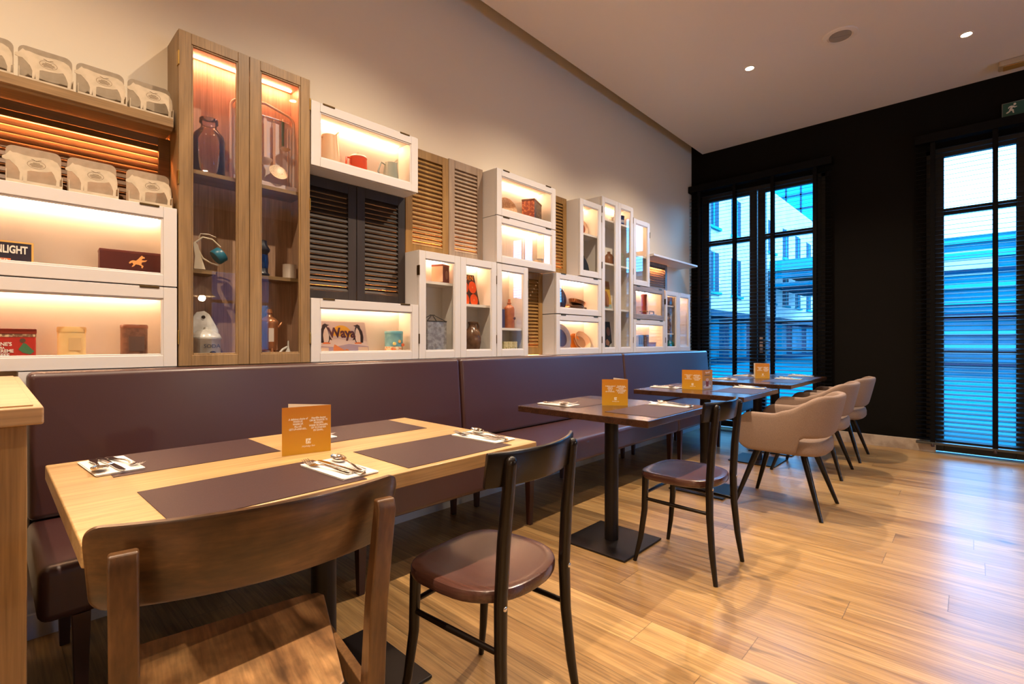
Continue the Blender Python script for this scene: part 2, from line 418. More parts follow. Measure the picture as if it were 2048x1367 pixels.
# plinth under the second door
def blind(c, label):
    """wooden venetian blind: head rail, tilted slats, tapes with knobs, bottom rail"""
    X = XW - .075
    root = empty('venetian_blind', (X, c, 3.10), 0, label, 'blind', 'black venetian blinds on the dark wall')
    hw = .82
    MB().box(-.05, .05, -hw, hw, .0, .085).build('head_rail', M_BLIND, root, bevel=.004)
    sl = MB(); t = R(13)
    zb = .10
    n = int((3.09 - zb - .03) / .045)
    for i in range(n):
        z = zb + .045 + .045 * i - 3.10
        M = Matrix.Translation((0, 0, z)) @ Matrix.Rotation(-t, 4, 'Y')
        sl.box(-.025, .025, -hw + .01, hw - .01, -.0014, .0014, M)
    sl.build('slats', M_BLIND, root)
    MB().box(-.028, .028, -hw + .01, hw - .01, zb - 3.10 - .012, zb - 3.10 + .012).build('bottom_rail', mat('blind_rail', (.05, .047, .04), .4), root, bevel=.003)
    for yy in (.68, .235, -.205, -.65):
        tp = MB().box(-.0275, -.0265, yy - .019, yy + .019, zb - 3.10 + .012, 0).box(.0265, .0275, yy - .019, yy + .019, zb - 3.10 + .012, 0)
        tape = tp.build('ladder_tape', M_BLIND, root)
        MB().lathe([(.004, -.03), (.013, -.026), (.015, -.010), (.006, .004)], (-.032, yy, zb - 3.10 - .004), 12).build('tape_knob', mat('knob_brown', (.03, .012, .01), .4), tape, smooth=50)
    return root
blind(D1, 'black wooden venetian blind beside the cabinet wall, behind the dining tables')
blind(D2, 'black wooden venetian blind at the right edge, under the green exit sign')

# ceiling things
SPOTS = [(x, 1.49) for x in (-1.9, -.25, 1.4, 3.03, 4.77)] + [(x, .036) for x in (-1.14, .51, 2.16, 3.81, 5.457)] + [(x, -1.42) for x in (-.25, 1.4, 3.05, 4.7)] + [(x, -3.0) for x in (.51, 2.16, 3.81, 5.457)]
SEEN = {(4.77, 1.49): 'round ceiling downlight nearest the corner of cabinet wall and dark wall', (5.457, .036): 'round ceiling downlight at upper right, above the black blind'}
for (x, y) in SPOTS:
    r = empty('downlight', (x, y, ZC), 0, SEEN.get((x, y), 'round recessed ceiling downlight outside the picture'), 'ceiling light', 'recessed ceiling downlights' if (x, y) not in SEEN else None)
    MB().rings([[(rr * math.cos(a), rr * math.sin(a), z) for a in [2 * math.pi * j / 24 for j in range(24)]] for rr, z in ((.046, -.0005), (.045, -.005), (.036, -.005), (.033, -.001), (.033, -.0005))], caps=False).build('trim_ring', M_CEIL, r, smooth=40)
    MB().lathe([(.033, -.003), (.031, -.0006)], (0, 0, 0), 20).build('lamp', M_LAMP, r)
    l = bpy.data.lights.new('downlight_beam', 'SPOT'); l.energy = SPOT_W * (1.75 if y > 1 else .38 if y > -1 else .25); l.color = WARM; l.spot_size = R(126 if y > 1 else 110); l.spot_blend = 1.0; l.shadow_soft_size = .02
    lo = bpy.data.objects.new('downlight_beam', l); COL.objects.link(lo); lo.parent = r; lo.location = (0, 0, -.02)
for (x, y) in ((2.35, -3.9), (4.6, -3.9), (-2.2, -2.4)):  # first is seen mirrored in the cabinet; the rest are added to brighten walls
    r = empty('pendant_lamp', (x, y, 1.85), 0, 'unseen cone pendant lamp hanging in the other half of the room', 'pendant lamp', 'pendant lamps behind the camera')
    MB().rings([[(rr * math.cos(a), rr * math.sin(a), z) for a in [2 * math.pi * j / 28 for j in range(28)]] for rr, z in ((.20, 0), (.06, .14), (.03, .17), (.028, .17), (.058, .138), (.197, 0))], caps=False).build('lamp_shade', M_CREAM, r, smooth=40)
    MB().tube([(0, 0, .16), (0, 0, ZC - 1.85)], .003, 6).build('cable', M_BLKM, r)
    MB().lathe([(.001, .04), (.028, .05), (.034, .075), (.02, .11), (.012, .15)], (0, 0, 0), 16).build('bulb', M_LAMP, r, smooth=60)
    l = bpy.data.lights.new('pendant_glow', 'POINT'); l.energy = PENDANT_W; l.color = (1.0, .74, .50); l.shadow_soft_size = .05
    lo = bpy.data.objects.new('pendant_glow', l); COL.objects.link(lo); lo.parent = r; lo.location = (0, 0, -.03)
v = empty('ceiling_speaker', (4.766, .79, ZC), R(20), 'round white ceiling grille with two half-moon slots', 'ceiling speaker')
MB().lathe([(.125, -.001), (.12, -.008), (.09, -.012), (.088, -.006)], n=32).build('rim', M_CEIL, v, smooth=40)
MB().prism([(.004, -.078)] + ell(.004, 0, .078, .078, 12, -90, 90)[1:] + [(.004, .078)], -.011, -.007, 'XY').build('grille', mat('grille_grey', (.33, .28, .24), .7), v)
MB().prism([(-.004, .078)] + ell(-.004, 0, .078, .078, 12, 90, 270)[1:] + [(-.004, -.078)], -.011, -.007, 'XY').build('grille', mat('grille_grey', (.3, .25, .2), .7), v)
e = empty('emergency_light', (6.25, -.45, ZC), 0, 'long emergency light box on the ceiling at the far right', 'emergency light')
MB().box(-.07, .07, -.28, .28, -.05, 0).build('housing', mat('pale_plastic', (.45, .36, .26), .5), e, bevel=.012)
MB().box(-.052, .052, -.25, .25, -.058, -.048).build('diffuser', mat('amber_diffuser', (.36, .20, .05), .3), e, bevel=.01)
# exit sign
s = empty('exit_sign', (XW, -.20, 3.19), 0, 'green exit sign with white running figure on the dark wall', 'sign')
MB().box(-.03, -.0, -.31, 0, 0, .15).build('sign_case', mat('sign_edge', (.16, .17, .17), .5), s, bevel=.003)
MB().box(-.032, -.030, -.303, -.007, .007, .143).build('sign_face', mat('exit_green', (.005, .075, .055), .4), s)
man = [(.36, .30), (.42, .30), (.50, .36), (.56, .43), (.60, .40), (.62, .31), (.64, .27), (.69, .27), (.67, .36), (.67, .47), (.60, .53), (.64, .62), (.71, .58), (.80, .61), (.80, .65), (.71, .65), (.66, .72), (.56, .74), (.47, .70), (.43, .60), (.46, .58), (.50, .65), (.54, .65), (.50, .54), (.46, .42), (.36, .35)]
fg = MB().prism([(-.02 - (a - .30) * .16, .005 + b * .148) for a, b in man], -.0332, -.032, 'YZ').prism(ell(-.02 - (.71 - .30) * .16, .005 + .80 * .148, .009, .0105, 14), -.0332, -.032, 'YZ')
fg.build('running_figure', mat('sign_white', (.7, .66, .55), .5), s)

# ---------------------------------------------------------------- outside
M_FAC = noisy('pale_facade', (.66, .47, .39), (.76, .55, .46), .9, .9)
M_OGL = mat('outside_window', (.012, .04, .065), .7, spec=.1)
M_AZ = noisy('azure_sky_tint', (.0, .085, .125), (.001, .13, .18), .5, .9, spec=0)  # sky reflected in street glass, put in as plain azure colour
M_AZ2 = mat('pale_azure', (.02, .25, .28), .9, spec=0)
M_NAVY = mat('navy_band', (.001, .03, .055), .9, spec=0)
struct(MB().box(XW + .3, 120, -60, 40, -.12, -.02).build('pavement', noisy('blue_grey_paving', (.0, .095, .13), (.0, .13, .17), .4, .9, spec=0)))
YB = 9.0
f = empty('building', (12, YB, 0), 0, 'pale building with rows of tall windows receding beyond the left glazed door', 'building')
MB().box(-2, 46, 0, 8, 2.5, 10.4).build('facade', M_FAC, f)
MB().box(-2, 46, .15, 8, -.02, 2.5).build('shopfront', M_NAVY, f)
MB().box(-2, 46, -.25, .3, 2.35, 2.62).build('fascia', M_OGL, f)
for i in range(14):
    x = 1.6 + i * 3.1
    for zz in (3.5, 6.6):
        wdw = MB().box(x, x + 1.35, -.02, .06, zz, zz + 1.9).build('window', M_OGL, f)
        MB().box(x - .1, x + 1.45, -.14, .0, zz - .12, zz).box(x + .62, x + .73, -.06, .0, zz, zz + 1.9).build('window_sill', M_AZ2, wdw)
for i in range(10):
    x = 2.0 + i * 4.0
    MB().box(x, x + 2.6, .10, .16, .3, 2.2).build('shop_window', M_AZ, f)
tw = empty('building', (75, 17, 0), 0, 'blue glass tower rising behind the pale building, through the right door leaf', 'building')
MB().box(0, 10, -2, 9, 0, 34).build('tower', M_AZ2, tw)
gr = MB()
for i in range(18): gr.box(-.1, .05, -2, 9, i * 1.9, i * 1.9 + .22)
for i in range(7): gr.box(-.1, .05, -2 + i * 1.8, -1.8 + i * 1.8, 0, 34)
gr.build('glazing_grid', M_OGL, tw)
fb = empty('building', (62, 3, 0), 0, 'far pale building across the street end with upright window bays', 'building')
MB().box(0, 8, -2.5, 9, 0, 9.0).build('facade', M_FAC, fb)
for i in range(6):
    for zz in (1.0, 5.2):
        MB().box(-.08, .05, -1.8 + i * 1.8, -.9 + i * 1.8, zz, zz + 2.9).build('window', M_OGL, fb)
cn = empty('canopy', (31, 8.3, 0), 0, 'flat glazed entrance canopy across the street outside', 'canopy')
MB().box(0, 8, -5.5, .3, 5.2, 5.8).build('roof_slab', M_AZ2, cn)
MB().box(-.1, .1, -5.5, .3, 4.75, 5.05).box(0, 8, -5.5, .3, 4.3, 4.5).build('roof_beam', M_AZ, cn)
for yy in (.05, -2.5, -5.2): MB().box(.1, .35, yy, yy + .25, 0, 4.3).build('post', M_NAVY, cn)
lb = empty('building', (22, 2.6, 0), 0, 'azure banded building seen through the second blind', 'building')
MB().box(0, 8, -14, 0, 0, 4.6).build('cladding', M_AZ, lb)
for i in range(9):
    MB().box(-.12, .0, -14, 0, .35 + i * .5, .35 + i * .5 + (.20 if i % 2 else .12)).build('band', M_AZ2 if i % 3 else M_NAVY, lb)
for i in range(4):
    MB().box(-.06, .01, -3.2 - i * 2.6, -1.8 - i * 2.6, 3.3, 4.1).build('window', M_FAC, lb)

bb = empty('building', (-6, -22, 0), 0, 'low dark building added behind the camera to darken the window mirrored in the oak cabinet', 'building')  # unseen block added to dim the mirrored window and hold back cool daylight
MB().box(0, 36, 0, 6, 0, 3.9).build('facade', M_OGL, bb)
for i in range(9): MB().box(1 + i * 4, 2.6 + i * 4, 5.98, 6.05, .8, 2.6).build('window', M_AZ2, bb)

# ---------------------------------------------------------------- cabinets
TT = .018   # board thickness
def cabinet(x0, x1, z0, z1, label, doors, wood_=None, shelves=(), led=True, paint=None, name='display_cabinet', part=()):
    """doors: (x0, x1, hinge side L R T); shelves: heights, or (height, x0, x1, depth); part: upright divider positions"""
    root = empty(name, (x0, YF, z0), 0, label, 'cabinet', None)
    W, H, D = x1 - x0, z1 - z0, YW - YF - .001
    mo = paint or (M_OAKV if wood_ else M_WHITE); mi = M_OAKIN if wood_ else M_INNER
    g = .001
    fy = .022
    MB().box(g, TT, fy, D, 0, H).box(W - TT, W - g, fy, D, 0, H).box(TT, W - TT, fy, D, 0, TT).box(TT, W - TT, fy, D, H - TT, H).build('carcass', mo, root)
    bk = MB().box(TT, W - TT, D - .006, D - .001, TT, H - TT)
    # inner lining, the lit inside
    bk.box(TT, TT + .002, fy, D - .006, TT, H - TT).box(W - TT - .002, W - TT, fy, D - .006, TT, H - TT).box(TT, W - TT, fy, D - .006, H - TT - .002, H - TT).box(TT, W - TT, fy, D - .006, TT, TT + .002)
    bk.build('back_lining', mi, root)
    for p in part:
        MB().box(p - x0 - .009, p - x0 + .009, fy + .002, D - .007, TT + .002, H - TT - .002).build('divider', mi, root)
    for sh in shelves:
        if not isinstance(sh, tuple): sh = (sh, x0 + TT + .003, x1 - TT - .003, D - .03)
        MB().box(sh[1] - x0, sh[2] - x0, D - .008 - sh[3], D - .008, sh[0] - z0 - .018, sh[0] - z0).build('shelf', M_OAKH if wood_ else M_INNER, root)
    for dx0, dx1, side in doors:
        a, b = dx0 - x0 + g, dx1 - x0 - g
        st = .050
        df = MB()
        df.box(a, a + st, 0, .020, g, H - g).box(b - st, b, 0, .020, g, H - g)
        d = df.box(a + st, b - st, 0, .020, g, st).box(a + st, b - st, 0, .020, H - st, H - g).build('door', mo, root, bevel=.0018, seg=1)
        bd = MB()
        t2 = .010
        bd.frame(a + st - .002, b - st + .002, st - .002, H - st + .002, t2, .004, .016)
        bd.build('glazing_bead', mo, d, bevel=.002, seg=1)
        MB().box(a + st + .003, b - st - .003, .011, .0135, st + .003, H - st - .003).build('glass_pane', GLASS, d)
        if side == 'T':
            hs = [(a + .10, 'h'), (b - .10, 'h')]
            for hx, _ in hs: MB().box(hx - .035, hx + .035, -.003, .024, H - .008, H + .0012).build('hinge', M_BRASSD, d, bevel=.002)
        elif side in 'LR':
            hx = a if side == 'L' else b
            for hz in ([.13, H - .13] if H < 1.2 else [.13, H * .56, H - .13]):
                MB().box(hx - .0032, hx + .0032, -.004, .024, hz - .032, hz + .032).build('hinge', M_BRASSD if not wood_ else M_BRASS, d, bevel=.002)
    if led:
        MB().box(TT + .02, W - TT - .02, D - (.050 if wood_ else .030), D - (.038 if wood_ else .018), H - TT - .008, H - TT - .002).build('light_strip', M_LEDW if wood_ else M_LED, root)
    return root

cabinet(-.13, .572, 1.354, 1.704, 'wide white cabinet at the left edge with the dark winged-horse tin', [(-.13, .572, 'T')])
cabinet(-.13, .572, 1.001, 1.351, 'wide white cabinet low at the left edge with three round and square tins', [(-.13, .572, 'T')])
cabinet(.576, 1.174, 1.001, 2.512, 'tall oak two-door glazed cabinet holding a big glass jar', [(.576, .872, 'L'), (.872, 1.174, 'R')], wood_=True,
        shelves=[(1.905, .597, 1.153, .165), (1.452, .597, .745, .12), (1.452, .90, 1.153, .12)])
cabinet(1.178, 1.876, 2.062, 2.412, 'white cabinet high right of the tall oak one, holding three enamel jugs', [(1.178, 1.876, 'T')])
cabinet(1.178, 1.880, 1.001, 1.348, 'white cabinet under the black louvres, holding the penguin sign', [(1.178, 1.880, 'T')])
cabinet(2.588, 3.298, 2.062, 2.412, 'upper white cabinet with a patterned dark tin and wicker plate', [(2.588, 3.298, 'T')])
cabinet(2.588, 3.298, 1.706, 2.058, 'white cabinet under the one with the patterned tin, mirroring the bright window', [(2.588, 3.298, 'T')])
cabinet(1.883, 2.586, 1.001, 1.702, 'white two-door cabinet holding a grey can and brown stoneware jug', [(1.883, 2.233, 'L'), (2.233, 2.586, 'R')],
        shelves=[(1.515, 1.904, 2.222, .15), (1.382, 2.243, 2.565, .15)], part=[2.233])
cabinet(2.590, 2.943, 1.001, 1.700, 'white one-door cabinet with a brown stoneware bottle over cream boxes', [(2.590, 2.943, 'R')], shelves=[1.218])
cabinet(3.304, 4.003, 1.354, 1.704, 'white cabinet with copper pans and a dark lid', [(3.304, 4.003, 'T')])
cabinet(3.304, 4.006, 1.001, 1.348, 'white cabinet low with a grey plate and orange bowls', [(3.304, 4.006, 'T')])
cabinet(3.652, 4.006, 1.712, 2.414, 'white one-door cabinet with a red-rimmed plate over a black iron', [(3.652, 4.006, 'R')], shelves=[2.115])
cabinet(4.012, 4.606, 1.001, 2.510, 'tallest narrow white two-door cabinet left of the corner, with posters inside', [(4.012, 4.308, 'L'), (4.308, 4.606, 'R')],
        shelves=[2.312, 1.885, 1.44], part=[])
cabinet(4.612, 4.966, 1.712, 2.411, 'white one-door cabinet highest by the end, reflecting the blue window', [(4.612, 4.966, 'R')], shelves=[2.04])
cabinet(4.612, 5.314, 1.354, 1.706, 'grey oak framed cabinet with a dark bottle', [(4.612, 5.314, 'T')], paint=M_GREYOAK)
cabinet(4.614, 5.338, 1.001, 1.350, 'white cabinet below the grey oak one with blue printed tins', [(4.614, 5.338, 'T')])
cabinet(5.342, 6.024, 1.001, 1.706, 'last white two-door cabinet of the row, beside the first blind', [(5.342, 5.680, 'L'), (5.680, 6.024, 'R')], shelves=[(1.545, 5.363, 5.670, .15), (1.215, 5.363, 5.670, .15)], part=[5.680])

def louvre(x0, x1, z0, z1, label, m, led_z=None, st=.055, depth=.05, msl=None, rail=.06, ang=57):
    root = empty('louvred_panel', (x0, YW - depth, z0), 0, label, 'louvre panel')
    W, H = x1 - x0, z1 - z0
    fr = MB(); g = .001
    fr.box(g, st, 0, .022, g, H - g).box(W - st, W - g, 0, .022, g, H - g).box(st, W - st, 0, .022, g, rail).box(st, W - st, 0, .022, H - rail, H - g)
    fr.build('frame', m, root, bevel=.0015, seg=1)
    sl = MB(); n = max(3, int((H - 2 * rail) / .0286)); p = (H - 2 * rail) / n
    for i in range(n):
        z = rail + p * (i + .5)
        M = Matrix.Translation((0, .011, z)) @ Matrix.Rotation(R(ang), 4, 'X')
        sl.box(st - .004, W - st + .004, -.0155, .0155, -.0024, .0024, M)
    sl.build('slats', msl or m, root)
    if led_z is not None:
        MB().box(.03, W - .03, .034, .044, led_z - z0 - .006, led_z - z0 + .006).build('light_strip', M_LEDR, root)
    return root
louvre(-.13, .577, 1.706, 2.054, 'brown louvred panel behind the lower row of cow boxes', M_LOUVB, 2.038, st=.045, rail=.035, ang=62)
louvre(1.178, 1.529, 1.350, 2.060, 'black louvred shutter beside the tall oak cabinet', M_LOUVD, 1.38)
louvre(1.531, 1.881, 1.350, 2.060, 'black louvred shutter beside the golden oak shutter', M_LOUVD, 1.38)
louvre(1.884, 2.250, 1.704, 2.420, 'golden oak louvred shutter right of the jug cabinet', M_LOUVO, 1.735)
louvre(2.252, 2.586, 1.704, 2.428, 'taupe oak louvred shutter beside the wicker plate cabinet', M_LOUVT, 1.735)
louvre(2.946, 3.302, 1.001, 1.704, 'golden oak louvred shutter behind the bench between white cabinets', M_LOUVO, 1.03)
louvre(3.300, 3.650, 1.706, 2.430, 'golden oak louvred shutter left of the red-rimmed plate cabinet', M_LOUVO, 1.735)
louvre(4.968, 5.699, 1.708, 2.05, 'grey louvred panel under the floating shelf', M_LOUVG, 2.03, rail=.04)

def shelf(x0, x1, z0, z1, y0, label, m):
    r = empty('wall_shelf', (x0, y0, z0), 0, label, 'shelf')
    W = x1 - x0
    prof = [(0, .012), (.0, .05), (YW - y0 - .001, .05), (YW - y0 - .001, 0), (.022, 0), (.016, .008), (.006, .009)]
    MB().prism([(a, b * (z1 - z0) / .05) for a, b in prof], 0, W, 'YZ').build('board', m, r)
    return r
shelf(-.13, .560, 2.055, 2.103, 2.598, 'oak shelf at the left edge carrying the upper cow boxes', M_OAKH)
shelf(4.97, 6.14, 2.052, 2.078, 2.54, 'long white floating shelf beside the blind', M_WHITE)

# ---------------------------------------------------------------- cow boxes
COW = [(0, .60), (0, .67), (.06, .72), (.10, .80), (.13, .86), (.17, .82), (.24, .83), (.36, .80), (.52, .79), (.70, .82), (.84, .81), (.93, .75), (.985, .62), (1.0, .45), (1.0, .26), (.975, .24), (.965, .0), (.905, 0), (.915, .18), (.87, .36), (.83, .45), (.74, .40), (.60, .37), (.47, .36), (.415, .33), (.405, .0), (.345, 0), (.34, .2), (.325, .03), (.285, .03), (.29, .26), (.25, .40), (.18, .50), (.12, .58), (.06, .57)]
def make_cowbox():
    r = empty('cow_box', (0, 0, 0), 0, '', 'box')
    w, d, h = .156, .062, .158
    MB().box(-w / 2, w / 2, -d, 0, 0, .003).box(-w / 2, w / 2, -d, -d + .002, 0, .016).box(-w / 2, -w / 2 + .002, -d, 0, 0, .05).box(w / 2 - .002, w / 2, -d, 0, 0, .05).build('tray', M_CARD, r)
    MB().prism([(-w / 2, 0), (w / 2, 0)] + [(w / 2 - .022 + .022 * math.cos(R(a)), h - .022 + .022 * math.sin(R(a))) for a in range(0, 91, 18)] + [(-w / 2 + .022 + .022 * math.cos(R(a)), h - .022 + .022 * math.sin(R(a))) for a in range(90, 181, 18)], -.004, -.001).build('back_panel', M_CARDB, r)
    cow = MB().prism([(-w / 2 - .010 + a * (w + .006), .012 + b * .125) for a, b in COW], -d - .0005, -d + .002).build('cow_cutout', M_CARD, r)
    em = MB()
    o1, o2 = ell(.004, .083, .026, .0155, 28), ell(.004, .083, .0245, .014, 28)
    em.rings([[(x, -d - .0007, z) for x, z in o1], [(x, -d - .0007, z) for x, z in o2]], caps=False)
    for zz, ww in ((.089, .010), (.0845, .017), (.080, .019), (.0755, .014)): em.box(.004 - ww, .004 + ww, -d - .0009, -d - .0006, zz - .0014, zz + .0010)
    em.tube([(.004, -d - .0008, .096), (-.004, -d - .0008, .101), (-.010, -d - .0008, .102)], .0007, 5).tube([(.004, -d - .0008, .096), (.012, -d - .0008, .101), (.018, -d - .0008, .102)], .0007, 5)
    em.build('emblem', M_CARDD, cow)
    return r
cb = make_cowbox()
CB = [(-.016, 2.686, 2.1035, 0, 'cream cow-shaped card box on the upper shelf, cut by the left edge'),
      (.152, 2.686, 2.1035, 0, 'cream cow-shaped card box on the upper shelf, second from the left edge'),
      (.320, 2.686, 2.1035, 0, 'cream cow-shaped card box on the upper shelf, third from the left edge'),
      (.488, 2.686, 2.1035, 0, 'cream cow-shaped card box on the upper shelf, touching the tall oak cabinet'),
      (-.07, 2.676, 1.7045, 0, 'cream cow-shaped card box on the white cabinet, cut by the left edge'),
      (.118, 2.676, 1.7045, 0, 'cream cow-shaped card box on the white cabinet, second from the left edge'),
      (.292, 2.676, 1.7045, 0, 'cream cow-shaped card box on the white cabinet with the boldest emblem'),
      (.482, 2.676, 1.7045, 0, 'cream cow-shaped card box on the white cabinet, nearest the tall oak cabinet')]
for i, (x, y, z, rz, lb_) in enumerate(CB): place(cb, i > 0, (x, y, z), rz, lb_, 'cream cow-shaped card boxes')

# ---------------------------------------------------------------- benches
def bench(x0, x1, label):
    r = empty('banquette', (x0, 0, 0), 0, label, 'bench', 'leather wall benches')
    W = x1 - x0
    # seat and backrest: rounded-edge upholstery
    def pad(poly, name, rr):
        m = MB().prism(poly, .003, W - .003, 'YZ')
        return m.build(name, M_LEATH, r, smooth=50, bevel=rr, seg=4)
    pad([(1.925, .30), (2.50, .30), (2.50, .462), (1.925, .462)], 'seat', .028)
    pad([(2.450, .464), (2.575, .464), (2.578, 1.0), (2.492, 1.0)], 'backrest', .024)
    MB().box(.01, W - .01, 2.505, 2.572, .31, .462).build('back_frame', M_BLKM, r)
    for x in (.10, W / 2, W - .10):
        for y, n in ((1.965, 'f'), (2.44, 'b')):
            rg = []
            for z, h in ((0, .014), (.30, .022)):
                rg.append([(x - h, y - h, z), (x + h, y - h, z), (x + h, y + h, z), (x - h, y + h, z)])
            MB().rings(rg).build('leg', M_LEGW, r, bevel=.002, seg=1)
    return r
bench(.088, 2.147, 'oxblood leather bench behind the pale oak table, first from the left')
bench(2.149, 4.243, 'oxblood leather bench in the middle of the row, behind the first dark table')
bench(4.245, 6.34, 'oxblood leather bench at the far end, shining blue beside the window')

# ---------------------------------------------------------------- sideboard at the left
sb = empty('sideboard', (.048, 1.30, 0), 0, 'oak sideboard with panelled front at the left edge', 'sideboard')
W, D, H = 1.2, 1.12, .955
MB().box(-W, 0, .02, D, 0, H).build('body', M_SIDEB, sb)
pn = MB()
for a, b in ((-.085, 0), (-W / 2 - .04, -W / 2 + .04), (-W, -W + .08)): pn.box(a, b, 0, .02, 0, H)
for a, b in ((-W / 2 + .04, -.085), (-W + .08, -W / 2 - .04)):
    pn.box(a, b, 0, .02, H - .16, H); pn.box(a, b, 0, .02, 0, .12)
pn.build('front_frame', M_SIDEB, sb, bevel=.002)
for a, b in ((-W / 2 + .04, -.085), (-W + .08, -W / 2 - .04)):
    q = MB().frame(a, b, .12, H - .16, .022, .004, .02)
    q.build('panel_moulding', M_SIDEB, sb, bevel=.005, seg=2)
tp = MB().box(-W - .03, .022, -.022, D + .03, H, H + .034)
tp.build('top', M_SIDET, sb, bevel=.004)
MB().box(-W - .01, .008, -.006, D + .02, H + .034, H + .037).build('top_inlay', M_SIDET, sb, bevel=.001)

# ---------------------------------------------------------------- tables
def table(x0, x1, y0, y1, h, th, label, mt, me, cols, plate=(.40, .40), rad=.038):
    cx, cy = (x0 + x1) / 2, (y0 + y1) / 2
    r = empty('dining_table', (cx, cy, 0), 0, label, 'table')
    MB().box(x0 - cx, x1 - cx, y0 - cy, y1 - cy, h - th, h).build('tabletop', mt, r, bevel=.004)
    for px, py in cols:
        px -= cx; py -= cy
        b = MB().box(px - plate[0] / 2, px + plate[0] / 2, py - plate[1] / 2, py + plate[1] / 2, 0.002, .012).build('base_plate', M_BLKM, r, bevel=.003)
        MB().lathe([(rad, .012), (rad, h - th - .012)], (px, py, 0), 28).build('column', M_BLKM, r, smooth=40)
        MB().box(px - .14, px + .14, py - .14, py + .14, h - th - .012, h - th).build('mounting_plate', M_BLKM, r)
    return r
table(.107, 1.318, 1.118, 1.92, .76, .042, 'large pale oak dining table in the foreground', M_TABLE, M_TABLE, [(.725, 1.50)], plate=(.55, .40))
table(2.05, 2.77, 1.076, 1.88, .75, .034, 'dark square dining table nearest the pale oak one', M_TABLED, M_TABLED, [(2.38, 1.472)], plate=(.40, .40))
table(3.36, 4.14, 1.085, 1.885, .75, .034, 'dark dining table with the menu showing a dessert picture', M_TABLED, M_TABLED, [(3.71, 1.475)])
table(4.56, 5.93, 1.10, 1.88, .75, .034, 'dark long dining table farthest back by the glazed door', M_TABLED, M_TABLED, [(4.93, 1.47), (5.50, 1.47)])

# placemats
MTS = [(.447, 1.272, .76, 1.0, 'aubergine placemat on the pale oak table behind the brown chair'),
       (1.002, 1.288, .76, 0.5, 'aubergine placemat on the pale oak table above the front black chair'),
       (.428, 1.765, .76, 0, 'aubergine placemat on the pale oak table bench side, left of the menu'),
       (1.008, 1.768, .76, -1, 'aubergine placemat on the pale oak table bench side, right of the menu'),
       (2.378, 1.233, .75, 0, 'aubergine placemat on the first dark table, chair side'),
       (2.40, 1.715, .75, 0, 'aubergine placemat on the first dark table, bench side'),
       (3.80, 1.245, .75, 0, 'aubergine placemat on the dessert-menu table, armchair side'),
       (3.86, 1.72, .75, 0, 'aubergine placemat on the dessert-menu table, bench side'),
       (5.02, 1.262, .75, 0, 'aubergine placemat on the farthest table, front left'),
       (5.56, 1.262, .75, 0, 'aubergine placemat on the farthest table, front right'),
       (5.08, 1.72, .75, 0, 'aubergine placemat on the farthest table, bench side left'),
       (5.70, 1.72, .75, 0, 'aubergine placemat on the farthest table, bench side right')]
mt0 = MB().box(-.21, .21, -.1485, .1485, 0, .0012).build('placemat', M_MAT)
tag(mt0, '', 'placemat')
for i, (x, y, z, rz, l) in enumerate(MTS): place(mt0, i > 0, (x, y, z + .0002), R(rz), l, 'aubergine placemats')

# napkins and cutlery
def napkin():
    m = MB()
    for k, (dx, dy) in enumerate(((0, 0), (.0015, -.001), (-.001, .0012))):
        z0 = .0015 * k
        m.prism(rrect(-.052 + dx, .052 + dx, -.112 + dy, .112 + dy, .004, 2), z0, z0 + .0013, 'XY')
    o = m.build('napkin', M_NAP, None, smooth=40); return tag(o, '', 'napkin')
def bar(sec, m=None):
    """flat forged bar: sections (y, z, half width, half thickness)"""
    m = m or MB()
    rg = []
    for y, z, hw, ht in sec:
        rg.append([(hw * math.cos(t), y, z + ht * math.sin(t)) for t in [2 * math.pi * j / 8 + math.pi / 8 for j in range(8)]])
    return m.rings(rg)
HANDLE = [(-.095, .0035, .0095, .0018), (-.088, .0035, .011, .002), (-.06, .004, .0085, .002), (-.02, .0075, .0042, .0022), (.012, .0095, .0032, .0022), (.03, .0085, .0035, .002)]
def fork():
    m = bar(HANDLE + [(.045, .005, .009, .0016), (.055, .004, .0118, .0014), (.066, .0045, .0122, .0013)])
    for k in range(4):
        x = -.0096 + .0064 * k
        m.tube([(x, .064, .0046), (x, .082, .0075), (x * .97, .100, .0145)], [.0019, .0016, .0009], 6)
    o = m.build('fork', M_STEEL, None, smooth=60); return tag(o, '', 'fork')
def spoon():
    m = bar(HANDLE)
    rg = []
    n = 14
    for k in range(9):
        u = k / 8; y = .028 + .068 * u
        hw = .0205 * math.sqrt(max(0.004, 1 - (2 * u - 1) ** 2)) * (1 - .12 * (1 - u)); dp = .0095 * math.sqrt(max(.004, 1 - (2 * u - 1) ** 2))
        base = .0085 + .006 * u * u
        top = [(hw * math.cos(math.pi * j / n), y, base + .0006 - dp * math.sin(math.pi * j / n)) for j in range(n + 1)]
        bot = [(hw * math.cos(math.pi * j / n), y, base - .0006 - (dp + .0004) * math.sin(math.pi * j / n)) for j in range(n, -1, -1)]
        rg.append(top + bot)
    m.rings(rg)
    mz = min(p[2] for p in m.v); m.v = [(a, b, c - mz) for a, b, c in m.v]
    o = m.build('spoon', M_STEEL, None, smooth=60); return tag(o, '', 'spoon')
def knife():
    m = bar([(-.115, .004, .006, .003), (-.108, .004, .0098, .004), (-.07, .004, .0086, .004), (-.02, .004, .0066, .004), (-.008, .004, .0072, .003)])
    m.prism([(-.0066, -.012), (.0066, -.012), (.0068, .03), (.0085, .07), (.0072, .098), (.001, .110), (-.005, .104), (-.0068, .06)], .0032, .0048, 'XY')
    mz = min(p[2] for p in m.v); m.v = [(a, b, c - mz) for a, b, c in m.v]
    o = m.build('knife', M_STEEL, None, smooth=50); return tag(o, '', 'knife')
